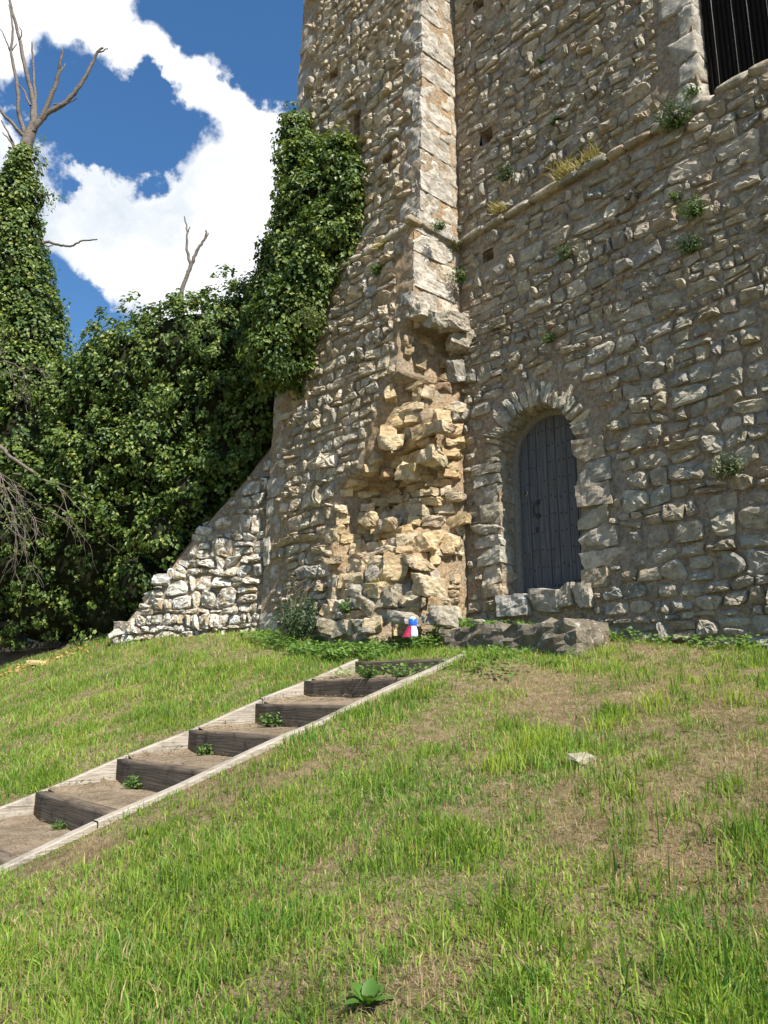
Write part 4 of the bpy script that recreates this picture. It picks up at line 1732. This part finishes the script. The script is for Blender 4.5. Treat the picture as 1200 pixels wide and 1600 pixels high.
def grass_batch(n, kind):
    x, y = sample_pos(n, gr)
    k = ~covered(x, y)
    x, y = x[k], y[k]
    green = fbm(x * .8 + 3, y * .8, 101) * .62 + fbm(x * 3.3, y * 3.3, 102) * .38
    bare = near_mask(x, y, BARE)
    lush = near_mask(x, y, LUSH)
    far = np.clip((np.sqrt(x * x + y * y) - 6) / 5, 0, 1)
    uu_ = (x - P0[0]) * U[0] + (y - P0[1]) * U[1]
    g = (green - .5) * 1.35 + .5 + lush * .35 - bare * .42 + .1 * far * (x < 0) + .035 + .10 * np.clip((SU0 - uu_) / .8, 0, 1) + .08 * np.exp(-((uu_ - SU1 - .25) / .3) ** 2)
    if kind == 'green':
        k = gr.uniform(0, 1, len(x)) < np.clip((g - .36) / .22, .10, .92)
        x, y, g, lush = x[k], y[k], g[k], lush[k]
        n = len(x)
        hh = gr.uniform(.012, .042, n) * (.55 + 1.9 * np.clip(fbm(x * 2.6, y * 2.6, 107) - .28, 0, 1) * (.5 + 1.2 * np.clip(g - .35, 0, .4) / .3) * 2)
        t = np.clip(gr.uniform(0, 1, n) * .75 + (fbm(x * 1.7, y * 1.7, 105) - .5) * 1.3 + .1, 0, 1)[:, None]
        c = np.array([.075, .195, .024]) * (1 - t) + np.array([.27, .37, .055]) * t
        dry = (gr.uniform(0, 1, n) < .2)[:, None]
        c = np.where(dry, np.array([.40, .31, .16]), c)
        c = c * gr.uniform(.8, 1.2, n)[:, None]
        w = gr.uniform(.003, .0075, n) * (1 + .7 * np.clip((np.hypot(x, y) - 4) / 6, 0, 1))
        return blades(x, y, hh, w, gr, c, .85)
    if kind == 'thatch':
        k = gr.uniform(0, 1, len(x)) < np.clip(1.1 - (g - .36) / .24, .18, 1)
        x, y = x[k], y[k]
        n = len(x)
        t = gr.uniform(0, 1, n)[:, None]
        c = (np.array([.20, .14, .075]) * (1 - t) + np.array([.46, .36, .215]) * t) * (.3 + 1.25 * fbm(x * 4.5, y * 4.5, 131))[:, None]
        return blades(x, y, gr.uniform(.02, .06, n), gr.uniform(.002, .0042, n), gr, c, 1.9)


for nb, kd in ((820000, 'green'), (520000, 'thatch')):
    parts.append(grass_batch(nb, kd))
# tufts of longer grass
tx, ty = sample_pos(13000, gr)
k = ~covered(tx, ty)
tx, ty = tx[k], ty[k]
tg = fbm(tx * 1.3 + 9, ty * 1.3, 110)
k = tg > .46
tx, ty = tx[k], ty[k]
spots = [(850, 1175, 16, 1), (790, 1200, 10, 1), (860, 1165, 10, 1), (1150, 1320, 7, 0), (1190, 1330, 6, 0), (1030, 1310, 4, 0), (640, 1225, 5, 0), (975, 1390, 5, 0), (760, 1430, 5, 0), (1060, 1520, 6, 0), (1170, 1540, 6, 0), (820, 1430, 6, 0), (300, 1400, 6, 0), (880, 1480, 6, 0), (930, 1140, 5, 1), (1000, 1105, 6, 1), (1150, 1105, 6, 1), (1120, 1070, 5, 1)]
ex, ey, eb = [], [], []
for (px, py, m_, br) in spots:
    g_ = gpix(px, py)
    for _ in range(m_):
        ex.append(g_[0] + gr.normal(0, .09))
        ey.append(g_[1] + gr.normal(0, .09))
        eb.append(br)
for _ in range(150):                        # tussocks
    qx, qy = sample_pos(4, gr)
    if not len(qx) or covered(qx[:1], qy[:1])[0]:
        continue
    big = gr.uniform(.04, .13)
    for _k in range(gr.randint(8, 26)):
        ex.append(qx[0] + gr.normal(0, big))
        ey.append(qy[0] + gr.normal(0, big))
        eb.append(gr.choice([0, 0, .5]))
ax_ = np.concatenate([tx, ex])
ay_ = np.concatenate([ty, ey])
br_ = np.concatenate([(gr.uniform(0, 1, len(tx)) < .25) * 1.0, eb])
hs = np.concatenate([.03 + .12 * gr.uniform(0, 1, len(tx)) ** 2.2, np.where(np.arange(len(ex)) < sum(m_ for _, _, m_, _ in spots), gr.uniform(.10, .19, len(ex)), gr.uniform(.05, .12, len(ex)))])
idx = np.repeat(np.arange(len(ax_)), 18)
rad = .022 + .02 * (hs[idx] / .1)
x = ax_[idx] + gr.normal(0, 1, len(idx)) * rad
y = ay_[idx] + gr.normal(0, 1, len(idx)) * rad
k = ~covered(x, y)
x, y, idx = x[k], y[k], idx[k]
t = np.clip(gr.uniform(0, .7, len(x)) + .45 * br_[idx], 0, 1)[:, None]
c = (np.array([.055, .145, .02]) * (1 - t) + np.array([.30, .37, .05]) * t) * gr.uniform(.85, 1.15, len(x))[:, None]
parts.append(blades(x, y, hs[idx] * gr.uniform(.5, 1.1, len(x)), gr.uniform(.0035, .0085, len(x)), gr, c, .6))
Vs, Qs, Ts, Cs, off = [], [], [], [], 0
for V, q, t_, c in parts:
    Vs.append(V)
    Qs.append(q + off)
    Ts.append(t_ + off)
    Cs.append(c)
    off += len(V)
grass = mesh_np('grass', np.concatenate(Vs), [np.concatenate(Qs), np.concatenate(Ts)], M['grass'], None, np.concatenate(Cs), False, np.zeros(3))
tag(grass, 'patchy bright green and straw coloured grass growing on the sloping bank', 'grass', kind='stuff')


# ------------------------------------------------------------------ small plants
def plant(name, label, base, out, n, rad, rr, cols, size=(.02, .045), cat='plant', parent=None, squash=.7, stems=60, group=None):
    """leafy cushion sprouting at base along out"""
    out = np.asarray(out, float) / np.linalg.norm(out)
    d = rr.normal(0, 1, (n, 3))
    d /= np.linalg.norm(d, axis=1)[:, None]
    d += out * .55
    rr_ = rr.uniform(.25, 1, n) ** .6
    cent = base + out * rad * .25 + d * (rad * rr_)[:, None] * np.array([1, 1, squash])
    t = rr.uniform(0, 1, n)[:, None]
    c = np.array(cols[0]) * (1 - t) + np.array(cols[1]) * t
    V, f, cc = leaves(cent, d, rr.uniform(*size, n), rr, c, .2, .6, .2, .6, .4)
    a = Acc()
    a.add(V, f, cc)
    for k in range(stems):
        j = k % n if stems >= n else rr.randint(n)
        v, f = tube([base, (base + cent[j]) / 2 + rr.normal(0, rad * .08, 3), cent[j]], [.004, .003, .002], 4)
        a.add(v, f, np.array(cols[0]) * 1.2)
    o = a.build(name, M['weed'], parent, False)
    if label:
        tag(o, label, cat, group)
    return o


def tuft(name, label, base, out, n, ln, rr, cols, cat='plant', wd=.005, group=None):
    a = Acc()
    for i in range(n):
        d = np.asarray(out) * .7 + rr.normal(0, .55, 3) + np.array([0, 0, .75])
        d /= np.linalg.norm(d)
        l = ln * rr.uniform(.45, 1)
        s = np.cross(d, rr.normal(0, 1, 3))
        s = s / np.linalg.norm(s) * wd
        b = base + rr.normal(0, 1, 3) * ln * np.array([.34, .34, .06])
        m = b + d * l * .6
        t = m + (d + np.array([0, 0, -.35])) * l * .4
        q = rr.uniform()
        a.add(np.array([b - s, b + s, m + s * .7, m - s * .7, t]), np.array([[0, 1, 2], [0, 2, 3], [3, 2, 4]]), np.array(cols[0]) * (1 - q) + np.array(cols[1]) * q)
    o = a.build(name, M['weed'], None, False)
    tag(o, label, cat, group)
    return o


GREEN = ((.05, .10, .02), (.13, .20, .045))
DGREEN = ((.03, .065, .018), (.09, .13, .035))
DRY = ((.23, .19, .07), (.36, .31, .13))
pr_ = np.random.RandomState(21)
GW = 'plants rooted in the tower masonry'
PS = 1.25
for (px, py, v_, rad, n_, cols, lab) in [
        (1060, 190, .06, .19, 420, DGREEN, 'largest green plant on the wall, tucked under the corner of the dark window'),
        (1085, 148, .0, .09, 110, GREEN, 'small bright plant on the sill at the window corner'),
        (1088, 333, .04, .13, 200, GREEN, 'bright green cushion plant on the right wall well below the window'),
        (1082, 386, .04, .12, 170, DGREEN, 'dark hanging plant just beneath the bright green cushion on the right wall'),
        (1055, 310, .04, .05, 50, GREEN, 'tiny sprig left of the bright green cushion on the right wall'),
        (885, 400, .04, .11, 130, DGREEN, 'sparse plant midway between the ledge and the door arch'),
        (860, 530, .04, .08, 90, GREEN, 'small rosette plant a little above the door arch'),
        (1142, 735, .05, .15, 230, ((.06, .085, .03), (.14, .16, .07)), 'greyish plant on the lower wall to the right of the door'),
        (793, 275, .04, .13, 150, DGREEN, 'dark plant on the wall above the dry ledge grass, near the buttress'),
        (868, 190, .03, .055, 50, DGREEN, 'tiny dark sprig high on the wall above the ledge'),
        (845, 95, .03, .045, 40, GREEN, 'topmost tiny sprig near the upper edge of the wall')]:
    u_, z_ = hit(px, py, v_)
    plant('wall_plant', lab, W(u_, v_ - .03, z_), N + ZV * .2, int(n_ * 1.4), rad * PS, pr_, cols, (.018, .04), group=GW)
for (px, py, ln, n_, cols, lab) in [(890, 272, .25, 170, DRY, 'widest dry grass tuft on the wall ledge'), (925, 250, .2, 110, DRY, 'dry grass tuft at the right end of the planted ledge'),
                                    (782, 332, .22, 150, DRY, 'dry grass tuft on the ledge nearest the buttress'), (985, 312, .13, 60, ((.06, .05, .04), (.14, .12, .08)), 'withered dark tuft in a joint below the ledge end')]:
    u_, z_ = hit(px, py, .05)
    tuft('wall_grass', lab, W(u_, .02, z_), N, n_, ln, pr_, cols, group=GW)
for (px, py, rad, n_, cols, lab) in [(600, 383, .2, 170, DRY, 'dry tuft on the middle of the buttress ledge'), (538, 420, .24, 190, ((.12, .13, .05), (.30, .26, .11)), 'dry tuft on the buttress ledge beside the ivy')]:
    u_, z_ = hit(px, py, .84)
    tuft('ledge_grass', lab, W(u_, .8, z_ - .05), N, n_, rad, pr_, cols, group=GW)
for (px, py, v_, rad, n_, cols, lab) in [(592, 425, .9, .12, 140, GREEN, 'small green plant on the buttress face just under its ledge'), (690, 357, .6, .12, 150, GREEN, 'green plant on the ledge at the buttress corner'),
                                         (722, 437, .12, .16, 200, GREEN, 'green plant in the angle between buttress and wall'), (714, 385, .12, .12, 110, ((.12, .12, .05), (.25, .22, .1)), 'withered plant in the angle just above the green one'),
                                         (497, 505, 1.3, .26, 480, ((.10, .14, .05), (.20, .22, .07)), 'bushy olive green plant in front of the tower ivy')]:
    u_, z_ = hit(px, py, v_)
    plant('buttress_plant', lab, W(u_, v_ - .02, z_), N + ZV * .3, n_, rad, pr_, cols, (.018, .04), group=GW)
for (px, py, y_, rad, lab) in [(372, 720, 11.9, .2, 'bright ivy sprig hanging over the top of the ruined wall'), (318, 728, 12.0, .2, 'pale ivy sprig overhanging the dark hollow above the ruined wall')]:
    plant('ivy_sprig', lab, at(px, py, y_), (.3, -1, .3), 90, rad, pr_, ((.06, .11, .025), (.15, .20, .05)), (.05, .085), 'ivy')

# base shrubs and weeds
u_, z_ = hit(468, 978, 1.25)
plant('bush', 'low dark green bush at the foot of the buttress', W(u_, 1.25, z_ - .1), ZV, 900, .36, pr_, ((.03, .06, .022), (.08, .125, .05)), (.03, .06), 'bush', squash=.75, stems=30)
u_, z_ = hit(545, 945, 1.2)
plant('weed', 'small green weed growing at the foot of the broken core', W(u_, 1.22, z_ - .1), ZV, 160, .13, pr_, GREEN, (.03, .05))
u_, z_ = hit(603, 905, 1.0)
tuft('dry_grass_tuft', 'dry wispy grass tuft on the rubble of the broken corner', W(u_, 1.05, z_ - .12), N, 120, .24, pr_, DRY, wd=.003)
u_, z_ = hit(672, 985, .7)
a = Acc()
for k in range(5):
    p = W(hit(684, 930, .5)[0] + pr_.normal(0, .03), .55, 2.35)
    v, f = tube([p, p + np.array([.02 * k - .04, -.03, .35]), p + np.array([.06 * k - .12, -.05, .62 + .04 * k])], [.004, .003, .002], 4)
    a.add(v, f, (.45, .36, .2))
tag(a.build('dry_stalk', M['weed'], None), 'thin straw coloured stalks standing in the angle beside the door wall', 'dry stalk')
a = Acc()
for k in range(9):
    p = W(hit(460, 950, 1.1)[0] + pr_.normal(0, .15), 1.12, 2.5)
    e = pr_.normal(0, .25, 2)
    v, f = tube(smooth_line([p, p + np.array([e[0] * .4, -.1, .45]), p + np.array([e[0] + .25, -.2, .62 + e[1] * .5])], 4), .005, 4)
    a.add(v, f, (.40, .32, .22))
tag(a.build('withered_bramble', M['weed'], None), 'tangle of dead arching stems above the low bush', 'bramble')


def weed_patch(n, rr, poly_uv, keepout=None):
    u = rr.uniform(poly_uv[0], poly_uv[1], n)
    v = rr.uniform(poly_uv[2], poly_uv[3], n)
    return u, v


ORN = (hit(645, 996, 1.38)[0], 1.38)
a = Acc()
wr = np.random.RandomState(31)
for (u0, u1, v0, v1, n_) in [(-2.6, -.6, 1.02, 1.85, 5200), (-1.25, -.55, .1, 1.0, 2200), (-4.0, -2.4, 1.1, 1.7, 1400), (-.4, .5, .1, .3, 350), (.3, 2.6, .08, .35, 600), (SU0 + .1, SU1 - .2, 2.0, 2.4, 260), (.0, 1.2, .9, 2.2, 700)]:
    u = wr.uniform(u0, u1, n_)
    v = wr.uniform(v0, v1, n_)
    k = (fbm(u * 3, v * 3, 121) > .42) & ~((np.abs(u - ORN[0] - .25 * (v - ORN[1])) < .2) & (v > ORN[1] - .12) & (v < ORN[1] + .6))
    u, v = u[k], v[k]
    p = WV(u, v, 0 * u)
    zz = ground_full(p[:, 0], p[:, 1])
    st = in_steps(p[:, 0], p[:, 1])
    zz = np.where(st, RIS[-1][1] + .02, zz)
    p[:, 2] = zz + wr.uniform(.01, .10, len(u)) * (.6 + 1.2 * fbm(u * 2, v * 2, 122))
    n2 = len(u)
    t = np.clip(wr.uniform(0, .7, n2) + (fbm(u * 2.5, v * 2.5, 125) - .4), 0, 1)[:, None]
    c = np.array([.06, .13, .025]) * (1 - t) + np.array([.17, .27, .06]) * t
    o = np.tile(np.array([0, -.2, 1.0]), (n2, 1))
    V, f, cc = leaves(p, o, wr.uniform(.025, .055, n2), wr, c, .0, .45, .12, .85, .4)
    a.add(V, f, cc)
tag(a.build('ground_weeds', M['weed'], None, False), 'low leafy weeds and clover along the foot of the tower', 'weeds', kind='stuff')

# weeds on the treads
for (px, py, rad, n_, lab) in [(213, 1222, .12, 130, 'small green weed on the tread of the second visible step'), (325, 1165, .12, 110, 'low weed against the third riser of the steps'), (100, 1270, .09, 60, 'spindly weed in front of the lowest full riser'),
                               (575, 1046, .13, 60, 'round-leaved plant on the topmost tread by the far board'), (626, 1046, .1, 40, 'small round-leaved plant on the topmost tread near its middle'), (430, 1124, .16, 200, 'mossy weed mat on the tread under the fourth riser')]:
    uu = SU0 + .1
    best = None
    for uu in np.linspace(SU0 + .08, SU1 - .1, 40):
        vv_, zz_ = hit_u(px, py, uu)
        tz = None
        for k, (rv_, rz) in enumerate(allr[:-1]):
            if allr[k + 1][0] < vv_ < rv_:
                tz = rz
        if tz is not None and (best is None or abs(zz_ - tz - .03) < best[0]):
            best = (abs(zz_ - tz - .03), uu, vv_, tz)
    _, uu, vv_, tz = best
    plant('step_weed', lab, W(uu, vv_, tz + .0), ZV, n_, rad, pr_, GREEN, (.02, .045), 'plant', squash=.5, stems=n_)

# dock plant and broad-leaved weeds in the foreground
g_ = gpix(575, 1580)
base = np.array([g_[0], g_[1], float(ground_full(g_[0], g_[1]))])
dock = empty('dock_plant', base, 'broad-leaved bright green dock plant at the bottom edge of the grass', 'plant')


def broad_leaf(base, az, el, ln, wd, c, parent):
    d = np.array([cos(az) * cos(el), sin(az) * cos(el), sin(el)])
    s = np.array([-sin(az), cos(az), 0])
    n_ = np.cross(s, d)
    n_ = n_ if n_[2] > 0 else -n_
    V = []
    for i in range(7):
        t = i / 6
        w = wd * sin(pi * min(1, .12 + t * .88)) ** .8
        p = base + d * ln * t - np.array([0, 0, 1]) * ln * .35 * t * t
        V += [p - s * w + n_ * w * .35, p, p + s * w + n_ * w * .35]
    f = []
    for i in range(6):
        for k in range(2):
            a_ = i * 3 + k
            f.append((a_, a_ + 1, a_ + 4, a_ + 3))
    mesh_np('leaf', np.array(V), np.array(f), M['weed'], parent, np.tile(c, (21, 1)))


for k in range(9):
    broad_leaf(base, k * 2.4 + .4, rnd.uniform(.35, 1.1), rnd.uniform(.09, .14), rnd.uniform(.017, .027), np.array([.075, .165, .025]) * rnd.uniform(.8, 1.3), dock)

# ------------------------------------------------------------------ loose stones and other small things
def boulder(name, label, c, ax, half, r, col, mat='stone', n=8, jit=.025, cat='stone', rn=.16, group=None, chips=True):
    v, f = block(c, ax, half, r, n, rn, jit, .14 if chips else .07, min(half) * .35, chips)
    o = mesh_np(name, v, f, M[mat], None, np.tile(col, (len(v), 1)), False, None)
    tag(o, label, cat, group)
    return o


u_, z_ = hit(752, 985, .75)
u2, z2 = hit(855, 980, .72)
z_, z2 = 2.0, 1.99
boulder('step_stone', 'long dark rough stone below the door, nearer the timber steps', W(u_, .66, 2.11), axes_rot((U, N, ZV), rnd, .05), (.5, .3, .21), rnd, (.19, .165, .125), rn=.15, chips=False)
boulder('step_stone', 'long mossy topped rough stone directly below the door sill', W(u2, .64, 2.07), axes_rot((U, N, ZV), rnd, .05), (.5, .3, .22), rnd, (.22, .19, .145), rn=.15, chips=False)
for (px, py, v_, hf, lab) in [(632, 966, 1.2, (.17, .12, .07), 'flat brown stone among weeds behind the plastic ornament'), (690, 962, .85, (.13, .12, .12), 'squat grey stone among weeds between ornament and door'), (668, 968, .9, (.06, .06, .06), 'small stone beside the squat grey stone'), (572, 985, 1.35, (.09, .06, .03), 'pale flat stone lying at the edge of the weeds'), (745, 972, .35, (.09, .06, .03), 'thin pale slab on the weeds at the door jamb')]:
    u_, z_ = hit(px, py, v_)
    boulder('loose_stone', lab, W(u_, v_, z_), axes_rot((U, N, ZV), rnd, .15), hf, rnd, (.40, .36, .29), n=5, group='loose stones at the wall foot')
g_ = gpix(908, 1200)
boulder('loose_stone', 'pale flat stone lying alone in the grass right of the bright tuft', np.array([g_[0], g_[1], float(ground_full(g_[0], g_[1])) + .02]), axes_rot((np.array([.8, .6, .1]), np.array([-.6, .8, .2]), ZV), rnd, .1), (.085, .05, .028), rnd, (.50, .44, .33), n=5)
g_ = gpix(60, 1042)
boulder('bark_piece', 'pale yellow slab of wood or stone at the foot of the ivy bank', np.array([g_[0], g_[1], float(ground_full(g_[0], g_[1])) + .06]), axes_rot((np.array([1, 0, 0]), np.array([0, 1, 0]), ZV), rnd, .1), (.15, .1, .035), rnd, (.58, .46, .22), n=5, cat='slab')

# fallen leaves by the ivy
a = Acc()
n_ = 220
gx_ = gpix(40, 1045)
px_ = gx_[0] + wr.normal(0, .7, n_)
py_ = gx_[1] + wr.normal(0, .18, n_) - .1 * (px_ - gx_[0])
zz = ground_full(px_, py_) + wr.uniform(.02, .06, n_)
t = wr.uniform(0, 1, n_)[:, None]
V, f, cc = leaves(np.stack([px_, py_, zz], 1), np.tile([0, -.2, 1.], (n_, 1)), wr.uniform(.05, .09, n_), wr, np.array([.34, .22, .08]) * (1 - t) + np.array([.55, .40, .17]) * t, 0, .5)
a.add(V, f, cc)
tag(a.build('leaf_litter', M['weed'], None, False), 'dry yellow and brown leaves under the ivy bank', 'leaf litter', kind='stuff')

# little fence in the shade
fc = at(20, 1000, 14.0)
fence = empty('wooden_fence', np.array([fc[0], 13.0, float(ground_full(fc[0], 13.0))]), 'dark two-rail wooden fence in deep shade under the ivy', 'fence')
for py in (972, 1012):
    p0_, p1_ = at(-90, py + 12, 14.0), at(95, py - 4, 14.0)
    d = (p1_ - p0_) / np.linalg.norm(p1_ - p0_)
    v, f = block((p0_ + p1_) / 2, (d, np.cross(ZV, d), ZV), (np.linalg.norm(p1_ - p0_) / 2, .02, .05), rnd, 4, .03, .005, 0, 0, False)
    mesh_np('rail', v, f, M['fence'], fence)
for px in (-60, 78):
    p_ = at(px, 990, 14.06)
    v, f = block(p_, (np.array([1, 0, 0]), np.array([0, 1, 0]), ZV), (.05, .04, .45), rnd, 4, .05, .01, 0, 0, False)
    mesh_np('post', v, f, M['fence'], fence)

# ------------------------------------------------------------------ plastic ornament
ov = 1.38
u_, z_ = hit(645, 996, ov)
ob = W(u_, ov, z_)
orn = empty('plastic_ornament', ob, 'small blue, white and red plastic ornament standing in weeds below the tower', 'ornament')
M['blue'] = flat_mat('blue_plastic', (.02, .12, .62), .35, .5)
M['lblue'] = flat_mat('light_blue_plastic', (.08, .30, .72), .35, .5)
M['white'] = flat_mat('white_plastic', (.80, .80, .82), .35, .5)
M['red'] = flat_mat('magenta_red_cloth', (.36, .025, .07), .6, .3)


OS = .68


def lathe(prof, c, n=18, sx=1, sy=1):
    V, f = [], []
    prof = [(a_ * OS, b_ * OS) for a_, b_ in prof]
    for (r_, h_) in prof:
        for k in range(n):
            a_ = 2 * pi * k / n
            V.append(c + np.array([cos(a_) * r_ * sx, sin(a_) * r_ * sy, h_]))
    for i in range(len(prof) - 1):
        for k in range(n):
            k2 = (k + 1) % n
            f.append((i * n + k, i * n + k2, (i + 1) * n + k2, (i + 1) * n + k))
    return np.array(V), np.array(f)


v, f = lathe([(.0, 0), (.07, .0), (.085, .02), (.08, .1), (.06, .17), (.045, .19)], ob)
mesh_np('body', v, f, M['white'], orn)
v, f = lathe([(.045, .165), (.056, .175), (.058, .19), (.05, .2)], ob)
mesh_np('face', v, f, M['white'], orn)
v, f = lathe([(.062, .185), (.068, .215), (.067, .25), (.06, .29), (.04, .315), (.0, .325)], ob)
hat = mesh_np('cap', v, f, M['blue'], orn)
v, f = lathe([(.058, .297), (.04, .322), (.0, .333)], ob)
mesh_np('cap_top', v, f, M['white'], hat)
for k, a_ in enumerate((-1.35, -.85, -.35, .15)):
    V = []
    for t in np.linspace(0, 1, 6):
        for s in (-1, 1):
            rr_ = (.087 - .03 * t) * OS
            aa = a_ + s * (.13 + .04 * sin(k * 5))
            V.append(ob + np.array([cos(aa) * rr_, sin(aa) * rr_, (.02 + .16 * t) * OS]))
    f = [(2 * i, 2 * i + 1, 2 * i + 3, 2 * i + 2) for i in range(5)]
    mesh_np('stripe', np.array(V), np.array(f), M['lblue'], orn)
V = []
for i, t in enumerate(np.linspace(0, 1, 6)):
    for s in np.linspace(0, 1, 6):
        aa = pi + .2 + s * 1.15
        rr_ = (.075 + .10 * (1 - t) * (1 - s * .3) + .012 * sin(s * 14)) * OS
        V.append(ob + np.array([cos(aa) * rr_, sin(aa) * rr_, .18 * t * OS]))
f = [(i * 6 + k, i * 6 + k + 1, i * 6 + k + 7, i * 6 + k + 6) for i in range(5) for k in range(5)]
mesh_np('cape', np.array(V), np.array(f), M['red'], orn)
